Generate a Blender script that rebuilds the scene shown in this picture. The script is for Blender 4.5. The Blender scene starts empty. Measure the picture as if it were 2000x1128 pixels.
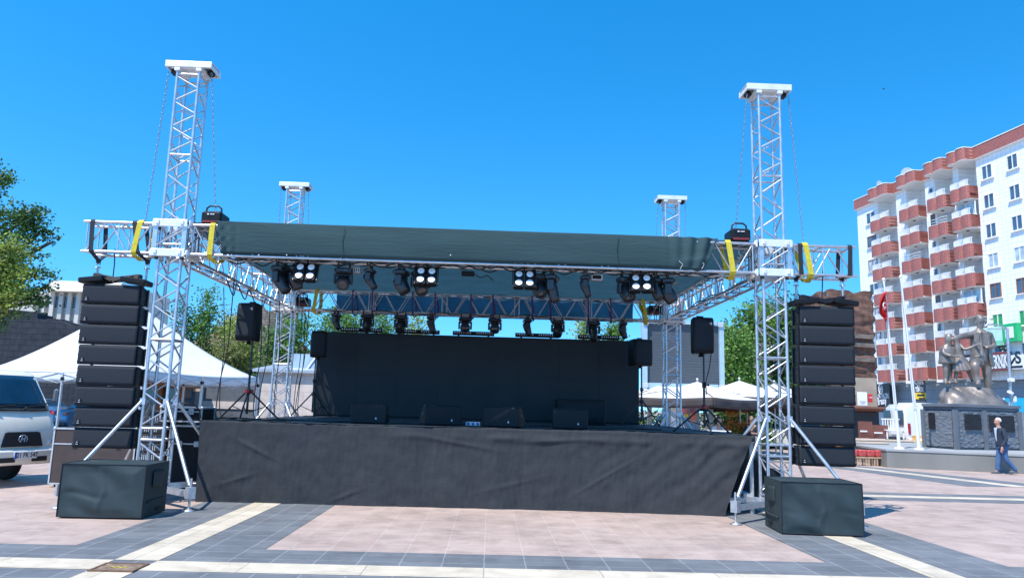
import bpy, bmesh, math, random
import numpy as np
from mathutils import Vector, Matrix, Euler, noise as mnoise
R=math.radians; PI=math.pi
rnd=random.Random(7)
S=bpy.context.scene
COL=S.collection
# ---------------------------------------------------------------- camera
EYE=1.65
FOC,PITCH,ROLL,YAW=1454.5,0.1572,0.0280,0.0251
def cam_axes():
    f=Vector((math.sin(YAW)*math.cos(PITCH),math.cos(YAW)*math.cos(PITCH),math.sin(PITCH)))
    r0=Vector((math.cos(YAW),-math.sin(YAW),0)); u0=r0.cross(f)
    return math.cos(ROLL)*r0+math.sin(ROLL)*u0, -math.sin(ROLL)*r0+math.cos(ROLL)*u0, f
CR,CU,CF=cam_axes()
cd=bpy.data.cameras.new('camera'); cd.sensor_width=36; cd.lens=36*FOC/2000; cd.clip_start=.05; cd.clip_end=3000
cam=bpy.data.objects.new('camera',cd); COL.objects.link(cam); S.camera=cam
m=Matrix((CR,CU,-CF)).transposed().to_4x4(); m.translation=(0,0,EYE); cam.matrix_world=m
# ---------------------------------------------------------------- light
SUN_EL,SUN_AZ=59.5,221.5
w=bpy.data.worlds.new('World'); S.world=w; w.use_nodes=True
nt=w.node_tree; bg=nt.nodes['Background']
sky=nt.nodes.new('ShaderNodeTexSky'); sky.sky_type='NISHITA'; sky.sun_disc=False
sky.sun_elevation=R(SUN_EL); sky.sun_rotation=R(SUN_AZ); sky.altitude=700; sky.air_density=1.0; sky.dust_density=.25; sky.ozone_density=3.0
tcw=nt.nodes.new('ShaderNodeTexCoord'); mpw=nt.nodes.new('ShaderNodeMapping'); mpw.inputs['Scale'].default_value=(1,1,1.05); mpw.inputs['Location'].default_value=(0,0,.13)
nt.links.new(tcw.outputs['Generated'],mpw.inputs[0]); nt.links.new(mpw.outputs[0],sky.inputs[0])   # sample the clear upper sky: dry high plateau air
hs=nt.nodes.new('ShaderNodeHueSaturation'); hs.inputs['Saturation'].default_value=1.38; hs.inputs['Hue'].default_value=.493; hs.inputs['Value'].default_value=1.95
nt.links.new(sky.outputs[0],hs.inputs['Color']); nt.links.new(hs.outputs[0],bg.inputs['Color']); bg.inputs['Strength'].default_value=.12
sd=bpy.data.lights.new('sun','SUN'); sd.energy=4.3; sd.angle=R(.5); sd.color=(1,.96,.9)
sun=bpy.data.objects.new('sun',sd); COL.objects.link(sun)
LD=Vector((-math.cos(R(SUN_EL))*math.sin(R(SUN_AZ)),-math.cos(R(SUN_EL))*math.cos(R(SUN_AZ)),-math.sin(R(SUN_EL))))
sun.rotation_euler=LD.to_track_quat('-Z','Y').to_euler(); sun.location=(-20,-20,40)
S.view_settings.view_transform='Standard'; S.view_settings.look='None'; S.view_settings.gamma=1; S.view_settings.use_curve_mapping=False
S.view_settings.exposure=0.5
S.cycles.max_bounces=6; S.cycles.transparent_max_bounces=8
# ---------------------------------------------------------------- helpers
def ray(px,py): return CF*FOC+CR*(px-1000)-CU*(py-564)
def at(px,py,Y):
    d=ray(px,py); return Vector((0,0,EYE))+d*(Y/d.y)
def gd(px,py,z=0):
    d=ray(px,py); return Vector((0,0,EYE))+d*((z-EYE)/d.z)
def atx(px,py,X):
    d=ray(px,py); return Vector((0,0,EYE))+d*(X/d.x)
def V(*a): return Vector(a)
def tag(o,label=None,cat=None,group=None,kind=None):
    if label:
        o['label']=label
        if not 4<=len(label.split())<=16: print('LABEL LEN',len(label.split()),label)
    if cat: o['category']=cat
    if group: o['group']=group
    if kind: o['kind']=kind
    return o
def thing(name,label,cat,loc=(0,0,0),group=None,rz=0):
    o=bpy.data.objects.new(name,None); COL.objects.link(o); o.location=loc; o.rotation_euler=(0,0,rz); o.empty_display_size=.2
    return tag(o,label,cat,group)
def wloc(o):
    l=Vector((0,0,0))
    while o: l+=o.location; o=o.parent
    return l
def copy_tree(o,parent=None):
    c=o.copy(); COL.objects.link(c); c.parent=parent
    for ch in list(o.children): copy_tree(ch,c)
    return c
class MB:
    def __init__(s): s.v=[]; s.f=[]; s.sm=[]
    def add(s,vs,fs,M=None,smooth=False):
        n=len(s.v)
        if M is not None: vs=[M@Vector(p) for p in vs]
        s.v+= [tuple(p) for p in vs]; s.f+=[tuple(i+n for i in f) for f in fs]; s.sm+=[smooth]*len(fs); return s
    def box(s,c,d,rot=None,taper=1,ch=0):
        x,y,z=d[0]/2,d[1]/2,d[2]/2
        M=Matrix.Translation(c)
        if rot is not None: M=M@(rot.to_4x4() if isinstance(rot,Matrix) else Euler(rot).to_matrix().to_4x4())
        if ch>0:
            o=[(-x+ch,-y),(x-ch,-y),(x,-y+ch),(x,y-ch),(x-ch,y),(-x+ch,y),(-x,y-ch),(-x,-y+ch)]
            k=ch
            vs=[];
            for zz,i in ((-z,1-ch/x),(-z+k,1),(z-k,1),(z,1-ch/x)): vs+=[(a*i,b*(1-ch/y if i<1 else 1),zz) for a,b in o]
            fs=[tuple(range(7,-1,-1)),tuple(range(24,32))]
            for r in range(3):
                for i in range(8): j=(i+1)%8; fs.append((r*8+i,r*8+j,r*8+8+j,r*8+8+i))
            return s.add(vs,fs,M)
        t=taper
        vs=[(-x,-y,-z),(x,-y,-z),(x,y,-z),(-x,y,-z),(-x*t,-y*t,z),(x*t,-y*t,z),(x*t,y*t,z),(-x*t,y*t,z)]
        return s.add(vs,[(3,2,1,0),(4,5,6,7),(0,1,5,4),(1,2,6,5),(2,3,7,6),(3,0,4,7)],M)
    def hexa(s,p):   # 8 corners bottom 4 ccw, top 4
        return s.add(p,[(3,2,1,0),(4,5,6,7),(0,1,5,4),(1,2,6,5),(2,3,7,6),(3,0,4,7)])
    def tube(s,a,b,r,n=8,r2=None):
        a,b=Vector(a),Vector(b); d=b-a; L=d.length
        if L<1e-6: return s
        q=d.to_track_quat('Z','Y').to_matrix().to_4x4(); M=Matrix.Translation(a)@q
        r2=r if r2 is None else r2
        c=[(math.cos(2*PI*i/n),math.sin(2*PI*i/n)) for i in range(n)]
        vs=[(x*r,y*r,0) for x,y in c]+[(x*r2,y*r2,L) for x,y in c]
        s.add(vs,[(i,(i+1)%n,n+(i+1)%n,n+i) for i in range(n)],M,True)
        return s.add(vs,[tuple(range(n-1,-1,-1)),tuple(range(n,2*n))],M)
    def path(s,pts,r,n=6,closed=False):
        pts=[Vector(p) for p in pts]; k=len(pts); vs=[];fs=[]; nrm=None
        for i,p in enumerate(pts):
            t=(pts[(i+1)%k]-pts[i-1]) if closed or 0<i<k-1 else (pts[1]-pts[0] if i==0 else pts[-1]-pts[-2])
            t.normalize()
            if nrm is None: nrm=t.orthogonal().normalized()
            nrm=(nrm-t*nrm.dot(t)).normalized(); b=t.cross(nrm)
            rr=r[i] if isinstance(r,(list,tuple)) else r
            vs+=[p+nrm*rr*math.cos(2*PI*j/n)+b*rr*math.sin(2*PI*j/n) for j in range(n)]
        for i in range(k if closed else k-1):
            a,b2=i*n,((i+1)%k)*n
            for j in range(n): fs.append((a+j,a+(j+1)%n,b2+(j+1)%n,b2+j))
        s.add(vs,fs,None,True)
        if not closed: s.add(vs[:n],[tuple(range(n-1,-1,-1))]); s.add(vs[-n:],[tuple(range(n))])
        return s
    def lathe(s,prof,c=(0,0,0),rot=None,n=20,smooth=True):
        M=Matrix.Translation(c)
        if rot is not None: M=M@Euler(rot).to_matrix().to_4x4()
        vs=[];fs=[];k=len(prof)
        for r,z in prof: vs+=[(r*math.cos(2*PI*i/n),r*math.sin(2*PI*i/n),z) for i in range(n)]
        for a in range(k-1):
            for i in range(n): fs.append((a*n+i,a*n+(i+1)%n,(a+1)*n+(i+1)%n,(a+1)*n+i))
        s.add(vs,fs,M,smooth)
        return s.add(vs[:n]+vs[-n:],[tuple(range(n-1,-1,-1)),tuple(range(n,2*n))],M)
    def loft(s,rings,cap=True,smooth=True,M=None):
        n=len(rings[0]); vs=[p for r in rings for p in r]; fs=[]
        for a in range(len(rings)-1):
            for i in range(n): fs.append((a*n+i,a*n+(i+1)%n,(a+1)*n+(i+1)%n,(a+1)*n+i))
        s.add(vs,fs,M,smooth)
        if cap: s.add(list(rings[0])+list(rings[-1]),[tuple(range(n-1,-1,-1)),tuple(range(n,2*n))],M)
        return s
    def prism(s,out,h,M=None,z0=0):
        n=len(out); vs=[(x,y,z0) for x,y in out]+[(x,y,z0+h) for x,y in out]
        return s.add(vs,[tuple(range(n-1,-1,-1)),tuple(range(n,2*n))]+[(i,(i+1)%n,n+(i+1)%n,n+i) for i in range(n)],M)
    def grid(s,fn,nu,nv,smooth=True):
        vs=[fn(i/nu,j/nv) for j in range(nv+1) for i in range(nu+1)]; w_=nu+1
        return s.add(vs,[(j*w_+i,j*w_+i+1,(j+1)*w_+i+1,(j+1)*w_+i) for j in range(nv) for i in range(nu)],None,smooth)
    def quad(s,a,b,c,d): return s.add([a,b,c,d],[(0,1,2,3)])
    def sphere(s,c,r,n=12,m_=8,sc=(1,1,1),rot=None):
        M=Matrix.Translation(c)
        if rot is not None: M=M@Euler(rot).to_matrix().to_4x4()
        rings=[[(sc[0]*r*math.sin(PI*(k+.02)/(m_+.04))*math.cos(2*PI*i/n),sc[1]*r*math.sin(PI*(k+.02)/(m_+.04))*math.sin(2*PI*i/n),-sc[2]*r*math.cos(PI*(k+.02)/(m_+.04))) for i in range(n)] for k in range(m_+1)]
        return s.loft(rings,True,True,M)
    def build(s,name,mt,parent=None,world=False,bevel=0,solid=0,sub=0,seg=2):
        me=bpy.data.meshes.new(name); me.from_pydata(s.v,[],s.f); me.validate(); me.update()
        if len(me.polygons)==len(s.sm): me.polygons.foreach_set('use_smooth',s.sm)
        me.materials.append(mt); o=bpy.data.objects.new(name,me); COL.objects.link(o)
        if parent:
            o.parent=parent
            if world: o.location=-wloc(parent)
        if solid: md=o.modifiers.new('solid','SOLIDIFY'); md.thickness=solid; md.offset=0
        if bevel:
            md=o.modifiers.new('bevel','BEVEL'); md.width=bevel; md.segments=seg; md.limit_method='ANGLE'; md.angle_limit=R(40)
        if sub: md=o.modifiers.new('sub','SUBSURF'); md.levels=md.render_levels=sub
        return o
# ---------------------------------------------------------------- materials
def mat(name,col,rough=.6,metal=0,var=.12,scale=6,bump=0,bscale=60,spec=.5,trans=0,stretch=(1,1,1),coat=0,island=0,detail=5,net=0):
    M=bpy.data.materials.new(name); M.use_nodes=True; t=M.node_tree; N=t.nodes; L=t.links; b=N['Principled BSDF']
    b.inputs['Roughness'].default_value=rough; b.inputs['Metallic'].default_value=metal; b.inputs['Specular IOR Level'].default_value=spec
    if coat: b.inputs['Coat Weight'].default_value=coat; b.inputs['Coat Roughness'].default_value=.08
    tc=N.new('ShaderNodeTexCoord'); mp=N.new('ShaderNodeMapping'); mp.inputs['Scale'].default_value=stretch; L.new(tc.outputs['Object'],mp.inputs[0])
    nz=N.new('ShaderNodeTexNoise'); nz.inputs['Scale'].default_value=scale; nz.inputs['Detail'].default_value=detail; L.new(mp.outputs[0],nz.inputs['Vector'])
    cr=N.new('ShaderNodeValToRGB'); c=np.array(col[:3])
    cr.color_ramp.elements[0].position=.3; cr.color_ramp.elements[1].position=.7
    cr.color_ramp.elements[0].color=(*np.clip(c*(1-var),0,1),1); cr.color_ramp.elements[1].color=(*np.clip(c*(1+var),0,1),1)
    L.new(nz.outputs['Fac'],cr.inputs[0]); src=cr.outputs[0]
    if island:
        g=N.new('ShaderNodeNewGeometry'); mr=N.new('ShaderNodeMapRange'); mr.inputs[3].default_value=1-island; mr.inputs[4].default_value=1+island; L.new(g.outputs['Random Per Island'],mr.inputs[0])
        mm=N.new('ShaderNodeVectorMath'); mm.operation='SCALE'; L.new(src,mm.inputs[0]); L.new(mr.outputs[0],mm.inputs['Scale']); src=mm.outputs[0]
    L.new(src,b.inputs['Base Color'])
    rr=N.new('ShaderNodeMapRange'); rr.inputs[3].default_value=max(0,rough-.08); rr.inputs[4].default_value=min(1,rough+.08); L.new(nz.outputs['Fac'],rr.inputs[0]); L.new(rr.outputs[0],b.inputs['Roughness'])
    if bump:
        n2=N.new('ShaderNodeTexNoise'); n2.inputs['Scale'].default_value=bscale; n2.inputs['Detail'].default_value=4; L.new(mp.outputs[0],n2.inputs['Vector'])
        bp=N.new('ShaderNodeBump'); bp.inputs['Strength'].default_value=bump; bp.inputs['Distance'].default_value=.02; L.new(n2.outputs['Fac'],bp.inputs['Height']); L.new(bp.outputs[0],b.inputs['Normal'])
    if trans:
        tr=N.new('ShaderNodeBsdfTranslucent'); L.new(src,tr.inputs['Color']); mx=N.new('ShaderNodeMixShader'); mx.inputs[0].default_value=trans
        L.new(b.outputs[0],mx.inputs[1]); L.new(tr.outputs[0],mx.inputs[2]); L.new(mx.outputs[0],N['Material Output'].inputs['Surface'])
        if net:     # open weave: part of the light goes straight through the mesh
            tp=N.new('ShaderNodeBsdfTransparent'); m5=N.new('ShaderNodeMixShader'); m5.inputs[0].default_value=net; L.new(mx.outputs[0],m5.inputs[1]); L.new(tp.outputs[0],m5.inputs[2]); L.new(m5.outputs[0],N['Material Output'].inputs['Surface'])
    return M
def mglass(name,col=(.02,.03,.04),rough=.04):
    return mat(name,col,rough,0,.1,3,spec=.9)
def brickmat(name,c1,c2,mortar,scale=1,bw=.5,rh=.25,ms=.015,rough=.85,bump=.4,off=.5,axis=None,var=.15):
    M=bpy.data.materials.new(name); M.use_nodes=True; t=M.node_tree; N=t.nodes; L=t.links; b=N['Principled BSDF']; b.inputs['Roughness'].default_value=rough
    tc=N.new('ShaderNodeTexCoord'); src=tc.outputs['Object']
    if axis:   # project so that brick u runs along 'axis' mix, v along z
        sp=N.new('ShaderNodeSeparateXYZ'); L.new(src,sp.inputs[0]); cb=N.new('ShaderNodeCombineXYZ')
        if axis=='xy':
            ad=N.new('ShaderNodeMath'); ad.operation='ADD'; L.new(sp.outputs[0],ad.inputs[0]); L.new(sp.outputs[1],ad.inputs[1]); L.new(ad.outputs[0],cb.inputs[0])
        else: L.new(sp.outputs['XYZ'.index(axis.upper())],cb.inputs[0])
        L.new(sp.outputs[2],cb.inputs[1]); src=cb.outputs[0]
    br=N.new('ShaderNodeTexBrick'); br.offset=off; br.inputs['Scale'].default_value=scale; br.inputs['Brick Width'].default_value=bw; br.inputs['Row Height'].default_value=rh; br.inputs['Mortar Size'].default_value=ms
    br.inputs['Color1'].default_value=(*c1,1); br.inputs['Color2'].default_value=(*c2,1); br.inputs['Mortar'].default_value=(*mortar,1); L.new(src,br.inputs['Vector'])
    nz=N.new('ShaderNodeTexNoise'); nz.inputs['Scale'].default_value=3; nz.inputs['Detail'].default_value=8; L.new(tc.outputs['Object'],nz.inputs['Vector'])
    mr=N.new('ShaderNodeMapRange'); mr.inputs[3].default_value=1-var; mr.inputs[4].default_value=1+var; mr.inputs[1].default_value=.3; mr.inputs[2].default_value=.7; L.new(nz.outputs['Fac'],mr.inputs[0])
    mm=N.new('ShaderNodeVectorMath'); mm.operation='SCALE'; L.new(br.outputs['Color'],mm.inputs[0]); L.new(mr.outputs[0],mm.inputs['Scale']); L.new(mm.outputs[0],b.inputs['Base Color'])
    if bump:
        iv=N.new('ShaderNodeMath'); iv.operation='SUBTRACT'; iv.inputs[0].default_value=1; L.new(br.outputs['Fac'],iv.inputs[1])
        a2=N.new('ShaderNodeMath'); a2.operation='MULTIPLY_ADD'; a2.inputs[1].default_value=.4; L.new(nz.outputs['Fac'],a2.inputs[0]); L.new(iv.outputs[0],a2.inputs[2])
        bp=N.new('ShaderNodeBump'); bp.inputs['Strength'].default_value=bump; bp.inputs['Distance'].default_value=.02; L.new(a2.outputs[0],bp.inputs['Height']); L.new(bp.outputs[0],b.inputs['Normal'])
    return M
def wovenmat(name,col,rough=.85,var=.12,trans=0,weave=140,tint=None,fold=.0):
    M=mat(name,col,rough,0,var,2.2,bump=.25,bscale=9,trans=trans,spec=.25)
    return M
M_alu=mat('aluminium',(.60,.61,.63),.36,.8,.12,9)
M_alu2=mat('worn_aluminium',(.62,.62,.62),.5,.6,.15,14,bump=.1)
M_white_alu=mat('pale_aluminium',(.78,.78,.77),.5,.25,.06,7)
M_steel=mat('zinc_steel',(.55,.56,.57),.45,.8,.15,12)
M_black=mat('black_plastic',(.008,.009,.011),.5,0,.2,12,bump=.1,bscale=150,spec=.25)
M_blackm=mat('black_metal',(.018,.02,.022),.4,0,.15,10)
M_grille=mat('speaker_grille',(.020,.025,.032),.75,0,.1,30,bump=.15,bscale=400,spec=.25)
M_cover=mat('speaker_cover_fabric',(.024,.040,.043),.62,0,.18,4,bump=.15,bscale=120,spec=.4)
M_skirt=mat('skirt_fabric',(.041,.044,.048),.9,0,.10,3.5,bump=.2,bscale=16,spec=.15,stretch=(1,1,2))
M_fascia=mat('fascia_fabric',(.035,.068,.073),.85,0,.12,3,bump=.35,bscale=11,spec=.2,stretch=(.30,1,2.4))
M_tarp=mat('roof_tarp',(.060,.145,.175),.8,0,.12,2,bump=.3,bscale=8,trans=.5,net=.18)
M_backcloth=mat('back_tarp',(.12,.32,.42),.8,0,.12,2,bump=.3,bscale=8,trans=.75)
M_screen=mat('screen_panel',(.006,.010,.015),.5,0,.08,1.5,bump=.05)
M_deck=mat('deck_board',(.035,.045,.055),.6,0,.2,5,bump=.1)
M_yellow=mat('yellow_webbing',(.62,.50,.03),.7,0,.15,20,bump=.3,bscale=200)
M_purple=mat('purple_webbing',(.10,.04,.16),.75,0,.2,20)
M_strap=mat('black_webbing',(.015,.018,.025),.8,0,.2,20)
M_red=mat('red_plastic',(.45,.02,.02),.45,0,.1,10)
M_cable=mat('cable_rubber',(.012,.012,.013),.55,0,.1,10)
M_lens=mat('lens_reflector',(.97,.95,.93),.5,.35,.03,30)
M_lensdark=mat('dark_lens',(.02,.022,.03),.08,0,.1,10,spec=.9)
M_white=mat('white_paint',(.80,.80,.79),.5,0,.04,4)
# ================================================================ SETTING: ground
def sheet(name,x0,x1,y0,y1,z,mt):
    b=MB(); b.quad((x0,y0,z),(x1,y0,z),(x1,y1,z),(x0,y1,z)); return tag(b.build(name,mt),kind='structure')
def polysheet(name,pts,z,mt):
    b=MB(); b.add([(x,y,z) for x,y in pts],[tuple(range(len(pts)))]); return tag(b.build(name,mt),kind='structure')
def tilemat(name,c1,c2,mo,bw,rh,ms=.007,streak=.16):
    M=brickmat(name,c1,c2,mo,1,bw,rh,ms,.75,.25,off=0,var=.10)
    t=M.node_tree;N=t.nodes;L=t.links;b=N['Principled BSDF']; b.inputs['Specular IOR Level'].default_value=.3
    tc=[n for n in N if n.type=='TEX_COORD'][0]
    mp=N.new('ShaderNodeMapping'); mp.inputs['Scale'].default_value=(1.2,14,1); L.new(tc.outputs['Object'],mp.inputs[0])
    nz=N.new('ShaderNodeTexNoise'); nz.inputs['Scale'].default_value=1.4; nz.inputs['Detail'].default_value=9; nz.inputs['Roughness'].default_value=.7; L.new(mp.outputs[0],nz.inputs['Vector'])
    n2=N.new('ShaderNodeTexNoise'); n2.inputs['Scale'].default_value=.5; n2.inputs['Detail'].default_value=6; L.new(tc.outputs['Object'],n2.inputs['Vector'])
    ad=N.new('ShaderNodeMath'); ad.operation='ADD'; L.new(nz.outputs[0],ad.inputs[0]); L.new(n2.outputs[0],ad.inputs[1])
    mr=N.new('ShaderNodeMapRange'); mr.inputs[1].default_value=.7; mr.inputs[2].default_value=1.3; mr.inputs[3].default_value=1-streak; mr.inputs[4].default_value=1+streak; L.new(ad.outputs[0],mr.inputs[0])
    old=b.inputs['Base Color'].links[0].from_socket
    mm=N.new('ShaderNodeVectorMath'); mm.operation='SCALE'; L.new(old,mm.inputs[0]); L.new(mr.outputs[0],mm.inputs['Scale'])
    # joints wander a little, worn blotches
    br=[n for n in N if n.type=='TEX_BRICK'][0]; nd=N.new('ShaderNodeTexNoise'); nd.inputs['Scale'].default_value=5; L.new(tc.outputs['Object'],nd.inputs['Vector'])
    sv=N.new('ShaderNodeVectorMath'); sv.operation='MULTIPLY_ADD'; sv.inputs[1].default_value=(.016,.016,0); L.new(nd.outputs['Color'],sv.inputs[0]); L.new(tc.outputs['Object'],sv.inputs[2]); L.new(sv.outputs[0],br.inputs['Vector'])
    n4=N.new('ShaderNodeTexNoise'); n4.inputs['Scale'].default_value=1.7; n4.inputs['Detail'].default_value=10; n4.inputs['Roughness'].default_value=.75; L.new(tc.outputs['Object'],n4.inputs['Vector'])
    m4=N.new('ShaderNodeMapRange'); m4.inputs[1].default_value=.36; m4.inputs[2].default_value=.52; m4.inputs[3].default_value=.80; m4.inputs[4].default_value=1.03; L.new(n4.outputs[0],m4.inputs[0])
    m6=N.new('ShaderNodeVectorMath'); m6.operation='SCALE'; L.new(mm.outputs[0],m6.inputs[0]); L.new(m4.outputs[0],m6.inputs['Scale']); mm=m6
    # scattered dark stains and specks
    vo=N.new('ShaderNodeTexVoronoi'); vo.inputs['Scale'].default_value=2.3; L.new(tc.outputs['Object'],vo.inputs['Vector'])
    st=N.new('ShaderNodeMapRange'); st.inputs[1].default_value=.02; st.inputs[2].default_value=.05; st.inputs[3].default_value=.45; st.inputs[4].default_value=1; L.new(vo.outputs['Distance'],st.inputs[0])
    m3=N.new('ShaderNodeVectorMath'); m3.operation='SCALE'; L.new(mm.outputs[0],m3.inputs[0]); L.new(st.outputs[0],m3.inputs['Scale']); L.new(m3.outputs[0],b.inputs['Base Color'])
    return M
T_pink=tilemat('pink_stone_tiles',(.405,.302,.255),(.44,.337,.288),(.475,.385,.335),.441,.345,.006)
T_grey=tilemat('grey_stone_tiles',(.130,.140,.150),(.165,.174,.184),(.26,.265,.27),.441,.345,.007,.14)
T_cream=tilemat('cream_stone_tiles',(.54,.46,.345),(.60,.52,.405),(.27,.26,.24),1.2,.45,.005,.12)
M_ground=mat('distant_ground',(.30,.26,.22),.9,0,.2,.3)
M_asph=mat('asphalt',(.085,.088,.095),.85,0,.25,1.2,bump=.2,bscale=80)
sheet('ground',-1500,1500,-300,2500,-.012,M_ground)
sheet('plaza',-40,60,-20,60,-.004,T_pink)
road=polysheet('road',[(-40,20.3),(-9.5,20.3),(-9.5,26),(-8.5,60),(-40,60)],.000,M_asph)
b=MB()
for y in (21.6,24.3,27.0,29.6): b.quad((-30,y,.005),(-10.2,y+.5,.005),(-10.2,y+.66,.005),(-30,y+.16,.005))
tag(b.build('road_marking',M_white),kind='structure')
# bands laid along and across the square
b=MB()
for x0,x1 in ((-4.57,-2.47),(3.90,6.02)):
    b.quad((x0,8.79,.000),(x1,8.79,.000),(x1,40,.000),(x0,40,.000)); b.quad((x0,-10,.000),(x1,-10,.000),(x1,6.9,.000),(x0,6.9,.000))
b.quad((-40,6.9,0),(60,6.9,0),(60,8.79,0),(-40,8.79,0))
b.quad((6.03,15.35,0),(40,15.35,0),(40,16.9,0),(6.03,16.9,0))
b.add([(14.9,19.3,0),(13.2,24.7,0),(9.2,32,0),(7.6,32,0),(11.2,24.3,0),(12.1,19.0,0)][::-1],[(0,1,2,3,4,5)])
tag(b.build('paving_band',T_grey),kind='structure')
b=MB()
for x0,x1 in ((-3.78,-3.34),(4.70,5.09)):
    b.quad((x0,8.06,.004),(x1,8.06,.004),(x1,40,.004),(x0,40,.004)); b.quad((x0,-10,.004),(x1,-10,.004),(x1,7.6,.004),(x0,7.6,.004))
b.quad((-40,7.6,.004),(-3.78,7.6,.004),(-3.78,8.06,.004),(-40,8.06,.004)); b.quad((-3.34,7.6,.004),(60,7.6,.004),(60,8.06,.004),(-3.34,8.06,.004))
b.quad((6.5,15.9,.004),(40,15.9,.004),(40,16.32,.004),(6.5,16.32,.004))
b.add([(13.95,19.2,.004),(12.45,24.5,.004),(8.6,32,.004),(8.2,32,.004),(11.95,24.4,.004),(13.4,19.1,.004)][::-1],[(0,1,2,3,4,5)])
tag(b.build('paving_stripe',T_cream),kind='structure')
# sunken drain box where the two cream stripes cross
M_rust=mat('rusty_iron',(.19,.11,.07),.85,.2,.4,9,bump=.4,bscale=40)
dr=thing('drain_cover','rusty square drain cover sunk where the pale paving stripes cross','drain cover',(-3.55,7.68,.004))
b=MB(); b.box((0,0,.004),(.40,.30,.008)); b.build('plate',mat('silted_plate',(.22,.15,.10),.9,0,.45,14,bump=.3,bscale=30),dr)
b=MB()
for a,c in (((0,-.165,.006),(.43,.025,.016)),((0,.165,.006),(.43,.03,.016)),((-.2,0,.006),(.025,.30,.016)),((.2,0,.006),(.025,.30,.016))): b.box(a,c)
b.build('frame',M_rust,dr)
b=MB(); b.path([(-.08+.02*k,-.02+.018*math.sin(k*1.9),.012) for k in range(9)],.004,5); b.build('ribbon_scrap',M_yellow,dr)
# ================================================================ STAGE
SX0,SX1,SY0,SY1,SZ=-4.76,4.50,12.70,20.6,1.285
st=thing('stage','low black stage platform with dark deck boards and bare metal legs','stage',(0,16.5,0))
b=MB(); b.box(((SX0+SX1)/2,(SY0+SY1)/2,SZ-.05),(SX1-SX0,SY1-SY0,.10)); b.build('deck',M_deck,st,True)
b=MB()   # deck panel seams stand as shallow raised strips
for x in np.arange(SX0+1,SX1,1.0): b.box((x,(SY0+SY1)/2,SZ+.003),(.012,SY1-SY0-.02,.006))
for y in (14.7,16.7,18.7): b.box(((SX0+SX1)/2,y,SZ+.0045),(SX1-SX0-.02,.012,.008))
b.build('deck_seam',M_blackm,st,True)
for x in (SX0+.05,-1.7,1.4,SX1-.04):
    for y in (SY0+.12,16.6,SY1-.1):
        b=MB(); b.box((x,y,(SZ-.1)/2+.001),(.06,.06,SZ-.104)); b.build('leg',M_alu2,st,True)
b=MB(); b.box((SX1-.12,SY0+1.0,.28),(.16,1.9,.10)); b.box((SX1-.62,SY0+.1,.22),(1.1,.07,.08)); b.box((SX1-.02,SY0+.07,SZ-.06),(.12,.12,.11)); b.build('frame_rail',M_alu2,st,True)
for x in (SX0+.02,SX1-.35): 
    b=MB(); b.box((x+.0,SY0+4.4,.62),(.02,7.0,1.2)); b.build('side_cloth',M_black,st,True)
b=MB(); b.box(((SX0+SX1)/2,SY0+.45,.61),(SX1-SX0-.2,.02,1.2)); b.build('underside_cloth',M_black,st,True)
# black cloth hung on the front edge, slack and pulled aside at its right end
def skirt(u,v):
    z=v*SZ*1.012
    xr=3.87+(4.47-3.87)*v**1.15; xl=SX0-.03+.22*(1-v)*(0 if v>.9 else 1)*.3
    x=xl+(xr-xl)*u
    k=max(0,(u-.55)/.45)
    d=.012*math.sin(x*9+v*3)*(1-v)+.010*math.sin(x*3.1+1.3)
    ph=(x-3.9)*.9+(1-v)*SZ*1.35      # diagonal drag folds running to the upper right corner
    d+=k**1.7*(.020*math.sin(ph*9+1.0+.9*math.sin(x*3+v*2))+.010*math.sin(ph*21+v*3+math.sin(x*7)))*math.sin(PI*min(1,v*1.02))**.6*(.35+.65*v)
    d+=.035*math.exp(-((v-.87)/.045)**2)*(.4+.6*math.sin(x*2.3+1.2)*math.sin(x*5.7))*max(0,min(1,(x+2.2)/1.4))
    d+=.02*math.sin(x*17+math.sin(v*6)*2)*max(0,.35-v)*.7
    d+=.03*k*(1-v)
    d+=.030*mnoise.noise((x*1.9,v*1.1,.3))*(1-.7*v)+.016*mnoise.noise((x*6.5+v*3,v*4,5.1))+.008*mnoise.noise((x*17,v*9+x*4,2.2))
    for cx_,cv_,sl,ln,am in ((-3.85,.66,-.35,.30,.022),(-4.1,.28,.25,.28,.014),(-.55,.80,-.12,.55,.020),(1.2,.86,.05,.6,.022),(-2.3,.12,.30,.25,.016),(2.0,.45,.45,.5,.014),(.4,.30,.2,.5,.010)): d+=am*math.exp(-((x-cx_)/ln)**2)*math.exp(-((v-cv_-sl*(x-cx_))/.028)**2)
    for xs in (-3.92,-2.35,-.9,.62,2.1): d+=.007*math.exp(-((x-xs+.02*math.sin(v*7))/.012)**2)+.006*math.tanh((x-xs)/.03)*math.exp(-((x-xs)/.35)**2)
    if v>.985: d-=.02
    y=SY0-.03-d-.05*(1-v)-(.20*k**3*(1-v))
    return (x,y,z+.012*math.sin(x*.9)*(1 if v>.97 else 0))
b=MB(); b.grid(skirt,420,64)
b.grid(lambda u,v:(SX0-.03+(4.47-SX0)*u,SY0-.01+.16*v-.02,SZ*1.012+.012*math.sin((SX0+(4.47-SX0)*u)*.9)+.004-.006*v),160,3)
b.build('front_skirt',M_skirt,st,True)
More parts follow.
